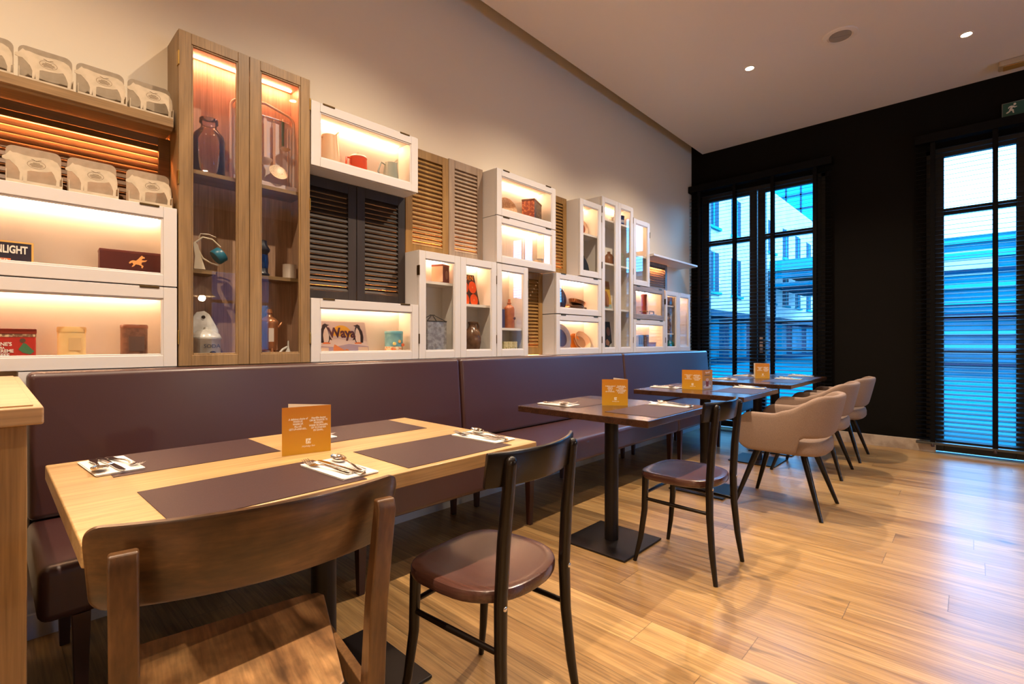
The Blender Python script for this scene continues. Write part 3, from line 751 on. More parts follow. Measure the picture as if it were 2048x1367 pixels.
SET = [(.655, 1.268, .7615, 3, 'behind the brown chair on the pale oak table', 0),
       (1.232, 1.304, .7615, 2, 'at the right front corner of the pale oak table', 1),
       (.232, 1.765, .7615, 184, 'at the left end of the pale oak table, bench side', 2),
       (.815, 1.800, .7615, 180, 'hidden behind the menu on the pale oak table', 1),
       (2.638, 1.245, .7515, 2, 'on the first dark table, chair side', 1),
       (2.235, 1.735, .7515, 182, 'on the first dark table, bench side', 2),
       (4.065, 1.27, .7515, 2, 'on the dessert-menu table, armchair side', 1),
       (3.66, 1.765, .7515, 180, 'on the dessert-menu table, bench side', 2),
       (5.30, 1.30, .7515, 0, 'on the farthest table, front, right of the menu', 1),
       (5.85, 1.32, .7515, 2, 'on the farthest table, at its far right end', 1),
       (4.86, 1.75, .7515, 180, 'on the farthest table, bench side, nearest the dessert menu', 2),
       (5.50, 1.76, .7515, 178, 'on the farthest table, bench side, behind the menu', 2)]
nk, fk, sn, kn = napkin(), fork(), spoon(), knife()
for i, (x, y, z, rz, w_, var) in enumerate(SET):
    a = R(rz)
    def off(dx, dy): return (x + dx * math.cos(a) - dy * math.sin(a), y + dx * math.sin(a) + dy * math.cos(a))
    place(nk, i > 0, (x, y, z), a, 'folded white napkin ' + w_, 'folded white napkins')
    zt = z + .0044
    j = random.uniform(-5, 5)
    kx = [(-.030, -.004, 6), (.004, -.018, 2), (.030, .004, -7)][:]
    place(fk, i > 0, (*off(-.030, .004), zt), a + R(9 + j * .4), 'steel fork ' + w_, 'steel forks')
    place(kn, i > 0, (*off(.000, -.004 if var != 2 else .012), zt), a + R(2 + j * .3), 'steel knife ' + w_, 'steel knives')
    place(sn, i > 0, (*off(.031, .004), zt), a + R(-6 + j * .4), 'steel spoon ' + w_, 'steel spoons')

# menus
def menu_mat():
    m = bpy.data.materials.new('orange_menu_print'); nt, N, L, b = nodes(m)
    tc = N.new('ShaderNodeTexCoord'); sp = N.new('ShaderNodeSeparateXYZ'); r = N.new('ShaderNodeValToRGB'); mr = N.new('ShaderNodeMapRange')
    L.new(tc.outputs['Object'], sp.inputs[0]); mr.inputs[2].default_value = .148; L.new(sp.outputs[2], mr.inputs[0]); L.new(mr.outputs[0], r.inputs[0])
    e = r.color_ramp.elements; e[0].color = (.58, .31, .012, 1); e[1].color = (.54, .19, .010, 1)
    L.new(r.outputs[0], b.inputs['Base Color']); b.inputs['Roughness'].default_value = .45
    return m
M_MENU = menu_mat()
M_MENUI = mat('menu_inside', (.62, .55, .46), .6)
def menu(x, y, z, rz, open_deg, label, dessert=False):
    """folded card; the front leaf lies along local -x from the fold at the origin, lettering on its -y face"""
    r = empty('menu_card', (x, y, z), R(rz), label, 'menu', 'orange folded menu cards')
    Wm, Hm = .145, .148
    fr = MB().box(-Wm, 0, -.0004, 0, 0, Hm).build('front_leaf', M_MENU, r)
    MB().box(-Wm, 0, .00005, .0003, 0, Hm).build('front_inside', M_MENUI, fr)
    bk = MB().box(-Wm, 0, 0.0004, .0008, 0, Hm).build('back_leaf', M_MENU, r)
    bk.rotation_euler = (0, 0, -R(open_deg))
    MB().box(-Wm, 0, .0001, .0004, 0, Hm).build('back_inside', M_MENUI, bk)
    yy = -.0006
    L1 = ['A delicious choice of', 'WAKE-UP,', 'WARM-UP,', 'FILL-UP,', 'GET-UP-AND-GO...']
    L2 = ['Heerlijke keuzes', 'OM BIJ WAKKER TE', 'WORDEN,', 'WARM TE DRAAIEN,', 'OP TE STARTEN', 'EN GAAN...']
    for xx, lines in ((-.099, L1), (-.038, L2)):
        for k, s_ in enumerate(lines):
            text(s_, .0078 if k else .0084, M_INK, fr, (xx, yy, .110 - .0078 * k), shear=.25 if not k else .12, sx=.80 if k else .78, bold=.00022)
    lg = MB().prism(rrect(-.076, -.061, .031, .047, .0012, 2), -.0007, -.0004).build('logo_square', M_INK, fr)
    text('H', .0175, M_MENU, lg, (-.0685, -.0008, .039), shear=.35)
    text('Holiday Inn', .0085, M_INK, fr, (-.0685, yy, .0235), shear=.22)
    if dessert:
        # the second leaf shows its picture side: cup of dessert on a plate
        d = bk
        t = text('Aperitif', .020, M_INK, d, (-.072, .0011, .128), rot=(R(90), 0, R(180)), shear=.2)
        MB().box(-.115, -.03, .0009, .0012, .103, .110).build('menu_bar', M_CARDD, d)
        pc = MB().box(-.140, -.004, .0008, .0010, .004, .066).build('picture_ground', mat('picture_grey', (.34, .26, .24), .5), d)
        MB().prism(ell(-.07, .022, .055, .014, 24), .0010, .0013).build('picture_plate', mat('picture_plate_white', (.62, .55, .52), .5), pc)
        MB().prism([(-.092, .068), (-.048, .068), (-.054, .022), (-.086, .022)], .0013, .0016).build('picture_cup', mat('picture_red', (.22, .03, .02), .5), pc)
        MB().prism(ell(-.07, .072, .023, .012, 20), .0016, .0018).build('picture_cream', mat('picture_cream', (.62, .38, .30), .5), pc)
    return r
menu(.752, 1.508, .7605, -11, 42, 'orange folded menu card standing on the pale oak table')
menu(2.468, 1.42, .7505, -50, 65, 'orange folded menu card standing on the first dark table')
menu(3.668, 1.482, .7505, -73, 115, 'orange folded menu card with a dessert picture on its right leaf', dessert=True)
menu(5.28, 1.462, .7505, -46, 40, 'orange folded menu card standing on the farthest table')

# ---------------------------------------------------------------- chairs
def seat_outline(n=40, hw=.199, fy=.19, by=-.19):
    """rounded seat: straight-ish front, round back"""
    p = []
    for k in range(n):
        t = 2 * math.pi * k / n
        c, s_ = math.cos(t), math.sin(t)
        e = .5 if s_ > 0 else .80
        x = hw * math.copysign(abs(c) ** (.52 if s_ > 0 else .86), c); y = (fy if s_ > 0 else -by) * math.copysign(abs(s_) ** e, s_)
        x *= 1 - .02 * max(0, (y / fy)) ** 2
        p.append((x, y))
    return p
def make_black_chair():
    r = empty('bistro_chair', (0, 0, 0), 0, '', 'chair')
    ol = seat_outline()
    def ring(f, z): return [(x * f, y * f, z) for x, y in ol]
    MB().rings([ring(.955, .424), ring(.985, .427), ring(1, .434), ring(1, .450), ring(.985, .4575), ring(.955, .460), ring(.82, .4575), ring(.5, .4545), ring(.15, .4535)]).build('seat', M_SEATW, r, smooth=35)
    for s_ in (-1, 1):
        post = MB().tube([(s_ * .176, -.212, 0), (s_ * .167, -.192, .14), (s_ * .158, -.178, .30), (s_ * .154, -.175, .44), (s_ * .152, -.184, .60), (s_ * .150, -.205, .80), (s_ * .150, -.207, .812), (s_ * .150, -.2075, .819), (s_ * .150, -.208, .822)], [.0105, .0145, .0165, .018, .018, .0165, .0155, .010, .002], 14)
        p = post.build('rear_leg', M_BLKW, r, smooth=60)
        MB().lathe([(.007, 0), (.0065, .002), (.004, .0035), (.0008, .004)], (0, 0, 0), 12).build('bolt', M_STEEL, p, smooth=60, loc=None).matrix_local = Matrix.Translation((s_ * .156, -.1915, .432)) @ Matrix.Rotation(R(90), 4, 'X')
        MB().tube([(s_ * .186, .190, 0), (s_ * .170, .166, .12), (s_ * .160, .150, .26), (s_ * .158, .145, .43)], [.0095, .0130, .0155, .017], 14).build('front_leg', M_BLKW, r, smooth=60)
        MB().tube([(s_ * .160, -.172, .315), (s_ * .162, 0, .318), (s_ * .161, .150, .320)], [.008, .0095, .008], 10).build('stretcher', M_BLKW, r, smooth=60)
    MB().tube([(-.160, .150, .345), (0, .152, .347), (.160, .150, .345)], [.008, .0095, .008], 10).build('stretcher', M_BLKW, r, smooth=60)
    rg = []
    n = 18
    for k in range(n + 1):
        u = -1 + 2 * k / n
        x = .202 * u; y = -.212 + .055 * u * u
        nx, ny = -2 * .055 * u / .202, 1.0
        ll = math.hypot(nx, ny); nx /= ll; ny /= ll
        sec = [(-.009, .742), (-.0105, .75), (-.0105, .822), (-.007, .832), (.003, .833), (.007, .825), (.007, .75), (.004, .741)]
        rg.append([(x + nx * a, y + ny * a - .012 * (z - .742) / .09, z) for a, z in sec])
    MB().rings(rg).build('back_rail', M_BLKW, r, smooth=40, bevel=.003)
    return r
bc = make_black_chair()
place(bc, 0, (1.032, 1.070, 0), R(5.5), 'dark bistro chair at the right front of the pale oak table', 'dark bentwood bistro chairs')
place(bc, 1, (2.432, 1.062, 0), R(0), 'dark bistro chair at the first dark table', 'dark bentwood bistro chairs')

def brown_chair():
    r = empty('wooden_chair', (.352, 1.078, 0), R(-8.8), 'brown stained wooden chair in the foreground at the pale oak table', 'chair')
    st = MB()
    ol = [(-.135, -.175), (.135, -.175), (.148, -.165), (.212, .17), (.202, .19), (.17, .20), (-.17, .20), (-.202, .19), (-.212, .17), (-.148, -.165)]
    zf = lambda y: .452 + .012 * (y + .17) / .37
    st.rings([[(x, y, zf(y) - .016) for x, y in ol], [(x, y, zf(y)) for x, y in ol]])
    st.build('seat', M_PLYS, r, bevel=.004)
    MB().box(-.17, .17, -.208, -.182, .395, .445).build('apron', M_PLYP, r, bevel=.002)
    MB().box(-.17, .17, .150, .172, .395, .436).build('apron', M_PLYP, r, bevel=.002)
    for s_ in (-1, 1):
        def post(pts, n):
            rg = []
            for x, y, z, hw, hd in pts: rg.append([(x - hw, y - hd, z), (x + hw, y - hd, z), (x + hw, y + hd, z), (x - hw, y + hd, z)])
            return MB().rings(rg).build(n, M_PLYP, r, bevel=.004)
        post([(s_ * .185, -.275, 0, .015, .014), (s_ * .186, -.225, .25, .017, .019), (s_ * .187, -.208, .44, .0175, .021), (s_ * .188, -.225, .62, .0175, .017), (s_ * .189, -.262, .805, .0175, .013), (s_ * .189, -.259, .822, .0175, .009)], 'rear_leg')
        post([(s_ * .192, .185, 0, .014, .014), (s_ * .190, .160, .43, .018, .018)], 'front_leg')
        MB().box(s_ * .188 - .010, s_ * .188 + .010, -.195, .155, .395, .437).build('apron', M_PLYP, r, bevel=.002)
    rg = []
    us = [0, .1, .2, .3, .4, .5, .6, .7, .8, .86, .90, .92, .94, .96, .975, .988, .997, 1]
    for u in [-q for q in us[:0:-1]] + us:
        x = .236 * u; y = -.226 + .055 * u * u
        e = max(0.0, (abs(u) - .90) / .10); c = .022 * (1 - math.sqrt(max(0, 1 - e * e)))
        def P(z, d): return (x * (1 - .03 * (.85 - z) / .13), y + d - .30 * (z - .72), z)
        zb, zt = .716 + c, .851 - c
        rg.append([P(zb, -.007), P(zb + .006, -.0095), P(zt - .006, -.0095), P(zt, -.006), P(zt, .006), P(zt - .006, .0085), P(zb + .006, .0085), P(zb, .006)])
    MB().rings(rg).build('back_rail', M_PLYB, r, smooth=40)
    return r
brown_chair()

def make_armchair():
    r = empty('upholstered_armchair', (0, 0, 0), 0, '', 'armchair')
    N_ = 61
    path = []
    hw, fy, by = .262, .235, -.255
    # U path: left arm front -> back -> right arm front
    L1 = fy - (-.08); arc = math.pi * .5
    for k in range(N_):
        t = k / (N_ - 1) * 2 - 1
        a = abs(t)
        if a > .52:
            q = (a - .52) / .48; x, y = hw - .006 * q, -.055 + (fy + .055) * q
        else:
            th = (a / .52) * math.pi / 2
            x, y = hw * math.sin(th) ** .62 if th > 0 else 0, -.055 - (-by - .055) * math.cos(th) ** .62 if th < math.pi / 2 else -.055
        path.append((math.copysign(x, t) if x else 0.0, y, a))
    rg = []
    for k, (x, y, a) in enumerate(path):
        x0, y0, _ = path[max(k - 1, 0)]; x1, y1, _ = path[min(k + 1, N_ - 1)]
        dx, dy = x1 - x0, y1 - y0; l = math.hypot(dx, dy); nx, ny = dy / l, -dx / l      # outward
        if nx * x + ny * (y + .02) < 0: nx, ny = -nx, -ny
        # heights along the shell
        s_ = min(1, max(0, (a - .22) / .42)); s_ = s_ * s_ * (3 - 2 * s_)
        zt = .775 * (1 - s_) + .648 * s_
        b_ = min(1, max(0, (a - .42) / .06)); b_ = b_ * b_ * (3 - 2 * b_)
        zb = .505 * (1 - b_) + .392 * b_
        e = max(0, (a - .84) / .16)
        if e > 0:
            c = 1 - math.sqrt(max(0, 1 - min(e, .995) ** 2))
            zt -= .12 * c; zb += .085 * c
        lean = .20 * (1 - min(1, a / .62)) + .05
        th = .026 * (1 - .35 * max(0, e) ** 2)
        sec = []
        m = 16
        for j in range(m):
            q = 2 * math.pi * j / m
            cs, sn_ = math.cos(q), math.sin(q)
            d = th * math.copysign(abs(cs) ** .6, cs); z = (zt + zb) / 2 + (zt - zb) / 2 * math.copysign(abs(sn_) ** .28, sn_)
            o = d + lean * (z - .50)
            sec.append((x + nx * o, y + ny * o, z))
        rg.append(sec)
    MB().rings(rg).build('shell', M_FABR, r, smooth=70)
    def sring(f, z, dy=0):
        p = []
        for k in range(36):
            t = 2 * math.pi * k / 36
            p.append((.243 * f * math.copysign(abs(math.cos(t)) ** .5, math.cos(t)), -.01 + (.255 * f) * math.copysign(abs(math.sin(t)) ** .55, math.sin(t)), z))
        return p
    MB().rings([sring(.90, .384), sring(.97, .392), sring(1, .41), sring(1, .45), sring(.97, .475), sring(.88, .487), sring(.5, .492)]).build('seat', M_FABR, r, smooth=60)
    for sx in (-1, 1):
        for sy in (-1, 1):
            MB().tube([(sx * .245, sy * .258, 0), (sx * .135, sy * .135, .39)], [.0115, .021], 14).build('leg', M_BLKW, r, smooth=60)
    return r
ac = make_armchair()
place(ac, 0, (3.742, .935, 0), R(0), 'beige upholstered armchair nearest the camera, with slanted black legs', 'beige upholstered armchairs')
place(ac, 1, (4.90, 1.02, 0), R(0), 'beige upholstered armchair in the middle of the three', 'beige upholstered armchairs')
place(ac, 1, (5.70, 1.008, 0), R(0), 'beige upholstered armchair farthest away, nearest the dark wall', 'beige upholstered armchairs')

# ---------------------------------------------------------------- things in the cabinets
def thing(name, x, y, z, label, cat, rz=0.0, group=None): return empty(name, (x, y, z), R(rz), label, cat, group)
def lathe(prof, name, m, parent=None, n=28, sy=1.0, smooth=45): return MB().lathe(prof, (0, 0, 0), n, sy).build(name, m, parent, smooth=smooth)
def loop(pts, rad, name, m, parent, n=8): return MB().tube(pts, rad, n).build(name, m, parent, smooth=60)
def arc3(c, r, a0, a1, n=12, sx=1.0): return [(c[0] + sx * r * math.cos(R(a0 + (a1 - a0) * i / n)), c[1], c[2] + r * math.sin(R(a0 + (a1 - a0) * i / n))) for i in range(n + 1)]
def at(z0): return z0 + TT + .0025
ZA, ZB, ZM, ZU = at(1.354), at(1.001), at(1.706), at(2.062)

# soap box and winged horse tin
b = thing('soap_box', .010, 2.655, ZA, 'dark soap box with big white letters, cut by the left edge', 'box')
MB().box(-.115, .106, 0, .06, 0, .118).build('carton', mat('soap_navy', (.025, .018, .035), .5), b, bevel=.002)
MB().frame(-.115, .106, 0, .118, .006, -.0008, .0).build('border', mat('soap_yellow', (.75, .45, .12), .5), b)
text('SUNLIGHT', .040, M_INK, b, (.032, -.0012, .085), sx=.60, bold=.0013)
MB().box(-.108, .044, -.0010, 0, .034, .052).build('band', mat('soap_orange', (.72, .16, .04), .5), b)
text('ZEEP', .018, M_INK, b, (.012, -.0014, .043), sx=1.2)
MB().box(-.108, .10, -.0010, 0, .006, .030).build('picture_band', noisy('soap_picture', (.70, .50, .20), (.35, .40, .62), 60, .5), b)
b = thing('cigar_tin', .425, 2.655, ZA, 'long dark red tin with an orange winged horse', 'tin', -3)
MB().box(-.112, .112, 0, .075, 0, .130).build('tin', mat('maroon_tin', (.085, .016, .012), .4), b, bevel=.004)
MB().box(-.113, .113, -.001, .076, .118, .130).build('lid', mat('maroon_lid', (.13, .028, .02), .4), b, bevel=.003)
PEG = [(-.30, -.02), (-.24, .06), (-.16, .10), (-.05, .09), (.02, .16), (.10, .27), (.16, .34), (.20, .30), (.27, .27), (.26, .22), (.19, .21), (.14, .14), (.24, .13), (.36, .16), (.30, .08), (.16, .04), (.14, -.06), (.22, -.12), (.19, -.22), (.14, -.21), (.15, -.13), (.05, -.08), (-.06, -.07), (-.12, -.16), (-.20, -.20), (-.18, -.14), (-.14, -.08), (-.18, .0), (-.27, -.06)]
MB().prism([(.015 + .098 * a, .080 + .098 * c) for a, c in PEG], -.0010, 0).build('horse_emblem', mat('emblem_orange', (.85, .38, .12), .5), b)
# tins below
b = thing('coffee_tin', .008, 2.68, ZB, 'red coffee tin with a figure in green, cut by the left edge', 'tin')
MB().box(-.115, .115, -.02, .06, 0, .118).build('tin', mat('coffee_red', (.42, .028, .018), .35), b, bevel=.006)
MB().box(-.117, .117, -.022, .062, .118, .140).build('lid', mat('coffee_lid', (.25, .035, .02), .3), b, bevel=.004)
MB().box(-.1155, .1155, -.0212, .0605, .108, .118).build('checker_band', noisy('checker', (.2, .1, .06), (.7, .55, .35), 120, .4), b)
for s_, z_, sz in (('HORNE\'S', .080, .019), ('EXTRA', .066, .010), ('RED CREME', .054, .017), ('COFFEE', .038, .018)): text(s_, sz, M_INK, b, (.016, -.0212, z_), sx=.85, bold=.0004)
MB().prism([(.066, .06), (.080, .085), (.087, .082), (.110, .052), (.099, .040), (.078, .048)], -.0212, -.02).build('green_dress', mat('print_green', (.05, .16, .07), .5), b)
MB().prism(ell(.078, .094, .0085, .0085, 12), -.0212, -.02).build('printed_head', mat('print_dark', (.10, .05, .03), .5), b)
b = thing('biscuit_tin', .228, 2.675, ZB, 'cream oval tin with a brown foot band', 'tin')
lathe([(.043, 0), (.044, .002), (.044, .020)], 'foot_band', mat('tin_brownred', (.30, .10, .04), .4), b, 32, .7)
lathe([(.044, .020), (.044, .128)], 'tin', noisy('cream_tin', (.72, .50, .22), (.78, .58, .28), 12, .4), b, 32, .7)
lathe([(.0455, .128), (.0455, .146), (.043, .150), (.02, .151)], 'lid', mat('cream_tin_lid', (.70, .46, .19), .35), b, 32, .7)
MB().box(-.012, .026, -.0325, -.0285, .055, .105).build('label_panel', mat('tin_panel', (.62, .42, .20), .5), b)
b = thing('tea_tin', .432, 2.675, ZB, 'dark reddish brown tin with faded label', 'tin')
lathe([(.048, 0), (.048, .150)], 'tin', noisy('faded_brown_tin', (.13, .055, .035), (.20, .09, .055), 40, .4), b, 32, .75)
lathe([(.0495, .148), (.0495, .160), (.046, .164), (.02, .165)], 'lid', mat('brown_lid', (.22, .07, .035), .35), b, 32, .75)
MB().box(-.024, .030, -.0375, -.0345, .05, .112).build('label_panel', mat('brown_panel', (.11, .06, .045), .5), b)

# tall oak cabinet
Z1 = 1.9055
b = thing('glass_jar', .724, 2.69, Z1, 'big clear glass jar in the tall oak cabinet', 'jar')
lathe([(.0, .001), (.062, .001), (.068, .008), (.068, .175), (.062, .200), (.040, .226), (.033, .236), (.033, .252), (.040, .258), (.040, .276), (.036, .280)], 'jar_body', CLEAR, b, 36)
b = thing('enamel_rack', 1.0, 2.742, Z1, 'white enamel ladle rack leaning in the tall oak cabinet', 'rack')
rk = MB().prism(rrect(-.165, .150, .0, .40, .03, 5), 0, .008).build('back_plate', noisy('blue_fleck_enamel', (.62, .52, .50), (.50, .50, .62), 60, .25, lo=.55, hi=.72), b, smooth=40, bevel=.002)
loop([(-.165, -.004, .0), (-.165, -.004, .40)] + arc3((-.12, -.004, .40), .045, 180, 90) + [(0, -.004, .47)] + arc3((.105, -.004, .40), .045, 90, 0) + [(.150, -.004, 0)], .007, 'rim_tube', mat('pink_white_enamel', (.72, .58, .52), .25), b)
for x in (-.145, -.128, .118, .134): MB().tube([(x, -.003, .02), (x, -.003, .37)], .004, 6).build('ridge', mat('pink_white_enamel', (.72, .58, .52), .25), b, smooth=60)
MB().box(-.165, .15, -.045, 0, 0, .012).box(-.165, .15, -.048, -.043, 0, .045).build('drip_tray', noisy('blue_fleck_enamel', (.62, .52, .50), (.5, .5, .62), 60, .25, lo=.55, hi=.72), b, bevel=.003)
loop([(-.13, -.012, .400), (.12, -.012, .400)], .004, 'hanging_bar', M_STEEL, b)
def utensil(x, z, L, label, hc, bowl):
    u = thing('ladle', x, 2.722, z, label, 'kitchen utensil')
    MB().rings([[(-.007, -.002, 0), (.007, -.002, 0), (.007, .002, 0), (-.007, .002, 0)], [(-.006, -.002, -L), (.006, -.002, -L), (.006, .002, -L), (-.006, .002, -L)]]).build('handle', hc, u)
    loop([(0, 0, 0), (0, 0, .014), (0, .012, .018)], .002, 'hook', M_STEEL, u)
    bowl(u, L)
mP = mat('beige_enamel', (.66, .50, .40), .3)
utensil(.995, 2.290, .22, 'beige enamel ladle hanging at the left of the rack', mP, lambda u, L: MB().lathe([(.001, -.030), (.022, -.024), (.034, -.006), (.036, 0), (.033, 0), (.0, -.024)], (-.012, -.03, -L - .005), 20).build('bowl', mP, u, smooth=60))
utensil(1.040, 2.280, .24, 'perforated enamel skimmer hanging in the middle of the rack', mat('tan_handle', (.45, .25, .16), .4), lambda u, L: MB().lathe([(.002, -.008), (.03, -.005), (.046, .004), (.047, .006), (.03, -.001), (.002, -.004)], (0, 0, 0), 24).build('bowl', noisy('perforated_cream', (.70, .55, .36), (.35, .22, .12), 260, .4, 1, lo=.58, hi=.66), u, smooth=60).__setattr__('matrix_local', Matrix.Translation((.01, -.028, -L - .03)) @ Matrix.Rotation(R(62), 4, 'X')))
utensil(1.086, 2.300, .13, 'green-handled enamel spoon hanging at the right of the rack', mat('green_handle', (.06, .10, .05), .4), lambda u, L: MB().lathe([(.002, -.014), (.018, -.009), (.026, 0), (.023, 0), (.002, -.010)], (.004, -.02, -L - .02), 20).build('bowl', mP, u, smooth=60))
Z2 = 1.4525
b = thing('dairy_device', .672, 2.665, Z2, 'cream iron stand holding a round blue drum', 'device')
MB().prism([(-.020, 0), (.030, 0), (.024, .022), (.012, .06), (-.002, .115), (-.016, .13), (-.022, .12), (-.016, .06)], -.010, .010).build('stand', M_CREAM, b, bevel=.003)
loop([(-.012, 0, .125), (.02, 0, .155), (.06, 0, .150), (.095, 0, .118)], .004, 'bracket', M_CREAM, b)
loop([(-.012, 0, .120), (.02, 0, .055), (.055, 0, .035), (.09, 0, .028)], .004, 'bracket', M_CREAM, b)
loop([(.004, 0, .15), (.010, 0, .17), (.045, 0, .172), (.075, 0, .162)], .0025, 'handle', M_CREAM, b)
MB().lathe([(.001, -.02), (.034, -.02), (.037, -.016), (.037, .016), (.034, .02), (.030, .016), (.03, -.012), (.001, -.014)], (0, 0, 0), 28).build('drum', mat('blue_drum', (.02, .14, .22), .35), b, smooth=45).matrix_local = Matrix.Translation((.088, 0, .075)) @ Matrix.Rotation(R(52), 4, 'Y')
b = thing('enamel_canister', .712, 2.69, ZB, 'white enamel wall canister with dark letters and chips', 'canister')
lathe([(.0, 0), (.060, 0), (.062, .004), (.062, .098), (.066, .102), (.066, .108), (.06, .110)], 'tub', M_WENAM, b, 32)
text('SODA', .026, mat('navy_print', (.03, .03, .07), .5), b, (.008, -.0655, .068), sx=1.0)
MB().prism(ell(.012, .036, .014, .010, 10), -.0635, -.058).build('enamel_chip', mat('rust_black', (.03, .015, .01), .7), b)
MB().prism([(-.06, .112), (.060, .112), (.056, .150), (.040, .180), (.018, .222), (-.004, .238), (-.036, .232), (-.056, .205), (-.062, .15)], .005, .022).build('back_plate', M_WENAM, b, bevel=.006)
lathe([(.064, .110), (.058, .125), (.034, .145), (.010, .150), (.008, .160), (.0, .161)], 'lid', M_WENAM, b, 32)
MB().lathe([(.008, 0), (.008, .004)], (0, 0, 0), 14).build('hanging_hole', mat('rust_black', (.03, .015, .01), .7), b).matrix_local = Matrix.Translation((-.01, .0045, .208)) @ Matrix.Rotation(R(90), 4, 'X')
b = thing('beaker', 1.108, 2.69, Z2, 'small white beaker on the narrow shelf of the tall oak cabinet', 'cup')
lathe([(0, 0), (.033, 0), (.034, .004), (.034, .072), (.0355, .074), (.033, .074), (.032, .006), (0, .005)], 'body', mat('cream_white', (.75, .66, .58), .4), b)
b = thing('reflection_shape', .965, 2.70, Z2, 'dark blue shape standing for a reflection in the tall oak cabinet', 'reflection_shape')  # solid shape standing mostly for a dark blue reflection in the door glass
lathe([(0, 0), (.040, 0), (.042, .01), (.034, .02), (.034, .12), (.042, .13), (.044, .14), (.030, .165), (.028, .185), (.0, .19)], 'body', mat('dark_blue_reflection', (.012, .016, .035), .35), b)
lathe([(.0345, .04), (.0375, .07), (.0345, .11)], 'globe', mat('blue_reflection', (.01, .03, .12), .1), b)
b = thing('coffee_percolator', 1.000, 2.685, ZB, 'copper coloured coffee percolator on feet', 'coffee pot')
mC = mat('copper_enamel', (.46, .19, .08), .28, metal=.5)
lathe([(0, .045), (.040, .045), (.043, .05), (.043, .18), (.046, .19), (.043, .20), (.030, .212), (.016, .222), (.013, .235), (.018, .24), (.012, .26), (0, .262)], 'body', mC, b)
for a in (30, 150, 270): MB().tube([(.036 * math.cos(R(a)), .036 * math.sin(R(a)), .06), (.044 * math.cos(R(a)), .044 * math.sin(R(a)), .03), (.048 * math.cos(R(a)), .048 * math.sin(R(a)), 0)], [.006, .008, .006], 8).build('foot', mC, b, smooth=60)
MB().tube([(.043, 0, .165), (.058, 0, .18), (.066, 0, .192)], [.008, .006, .005], 8).build('spout', mC, b, smooth=60)
MB().box(-.018, .008, -.0445, -.040, .09, .16).build('label_plate', mat('pot_label', (.62, .52, .44), .4), b)
b = thing('sugar_tongs', 1.075, 2.67, ZB, 'small white enamel tap and funnel on a dark dish', 'kitchen tool')
lathe([(0, 0), (.050, 0), (.052, .006), (.046, .008), (0, .006)], 'dish', mat('dark_dish', (.02, .018, .018), .4), b, 28, .7)
lathe([(.004, .095), (.005, .06), (.022, .012), (.024, .010), (.020, .014), (.003, .06)], 'funnel', M_WENAM, b, 20).location = (.018, 0, 0)
loop([(-.035, 0, .014), (-.028, 0, .03), (-.010, 0, .05), (.012, 0, .062)], .006, 'tap', M_WENAM, b)

# cabinet of jugs
def jug(name, x, y, z, r0, r1, h, m, label, hdir, lip=True, fl=0.0):
    j = thing(name, x, y, z, label, 'jug')
    n = 28; rg = []
    for k in range(9):
        u = k / 8; r = r0 + (r1 - r0) * u + fl * math.sin(math.pi * u)
        rg.append([(r * math.cos(2 * math.pi * q / n) * (1 + (.28 * max(0, -hdir * math.cos(2 * math.pi * q / n)) ** 6 if lip and u > .99 else 0)), r * math.sin(2 * math.pi * q / n), h * u + (.045 * max(0, -hdir * math.cos(2 * math.pi * q / n)) ** 4 if lip and u > .99 else 0)) for q in range(n)])
    inner = [[(p[0] * .94, p[1] * .94, p[2] - .001) for p in rg[-1]], [(p[0] * .9, p[1] * .9, h * .3) for p in rg[3]]]
    MB().rings(rg + inner).build('body', m, j, smooth=50)
    MB().tube([(hdir * (r1 + fl * .1), 0, h * .90), (hdir * (r1 + .030), 0, h * .95), (hdir * (r0 + .036), 0, h * .55), (hdir * (r0 + .006 + fl * .6), 0, h * .22)], [.005, .006, .006, .005], 8).build('handle', m, j, smooth=60)
    return j
jug('enamel_pitcher', 1.333, 2.685, ZU, .068, .044, .205, mat('cream_pitcher', (.62, .40, .24), .3), 'tall cream enamel pitcher, left of the red pot', -1)
j = thing('enamel_pot', 1.512, 2.685, ZU, 'small red enamel pot with white lid', 'pot')
lathe([(0, 0), (.052, 0), (.054, .01), (.050, .12), (.052, .126), (.048, .128)], 'body', mat('red_enamel', (.60, .06, .015), .25), j)
lathe([(.052, .128), (.046, .138), (.020, .146), (.008, .148), (.008, .160), (0, .162)], 'lid', mat('pale_lid', (.68, .52, .42), .3), j)
loop([(-.048, 0, .118), (-.075, 0, .115), (-.080, 0, .07), (-.052, 0, .045)], .006, 'handle', mat('red_enamel', (.6, .06, .015), .25), j)
jug('enamel_jug', 1.738, 2.685, ZU, .055, .040, .155, mat('greygreen_enamel', (.25, .27, .22), .28), 'small grey green enamel jug, right of the red pot', -1)

# penguin sign and blue tin
b = thing('enamel_sign', 1.455, 2.715, ZB, 'picture sign with two penguins and yellow sun', 'sign')
b.rotation_euler = (R(-9), 0, 0)
MB().prism([(-.170, 0), (.150, 0), (.135, .212), (-.168, .212)], 0, .006).build('board', mat('sign_pale', (.66, .56, .56), .45), b)
def flat(poly, d, name, m): return MB().prism(poly, -d, 0.0).build(name, m, b)
flat(ell(-.022, .118, .070, .072, 24, 0, 180), .0006, 'sun', mat('sun_yellow', (.85, .48, .04), .5))
flat([(-.168, .03), (.146, .03), (.143, .092), (.08, .104), (.02, .098), (-.05, .108), (-.11, .10), (-.169, .106)], .0009, 'snow', mat('snow_white', (.80, .70, .68), .5))
flat([(-.168, 0), (.149, 0), (.147, .062), (.02, .078), (-.08, .060), (-.168, .066)], .0012, 'sea', mat('sea_violet', (.40, .34, .48), .5))
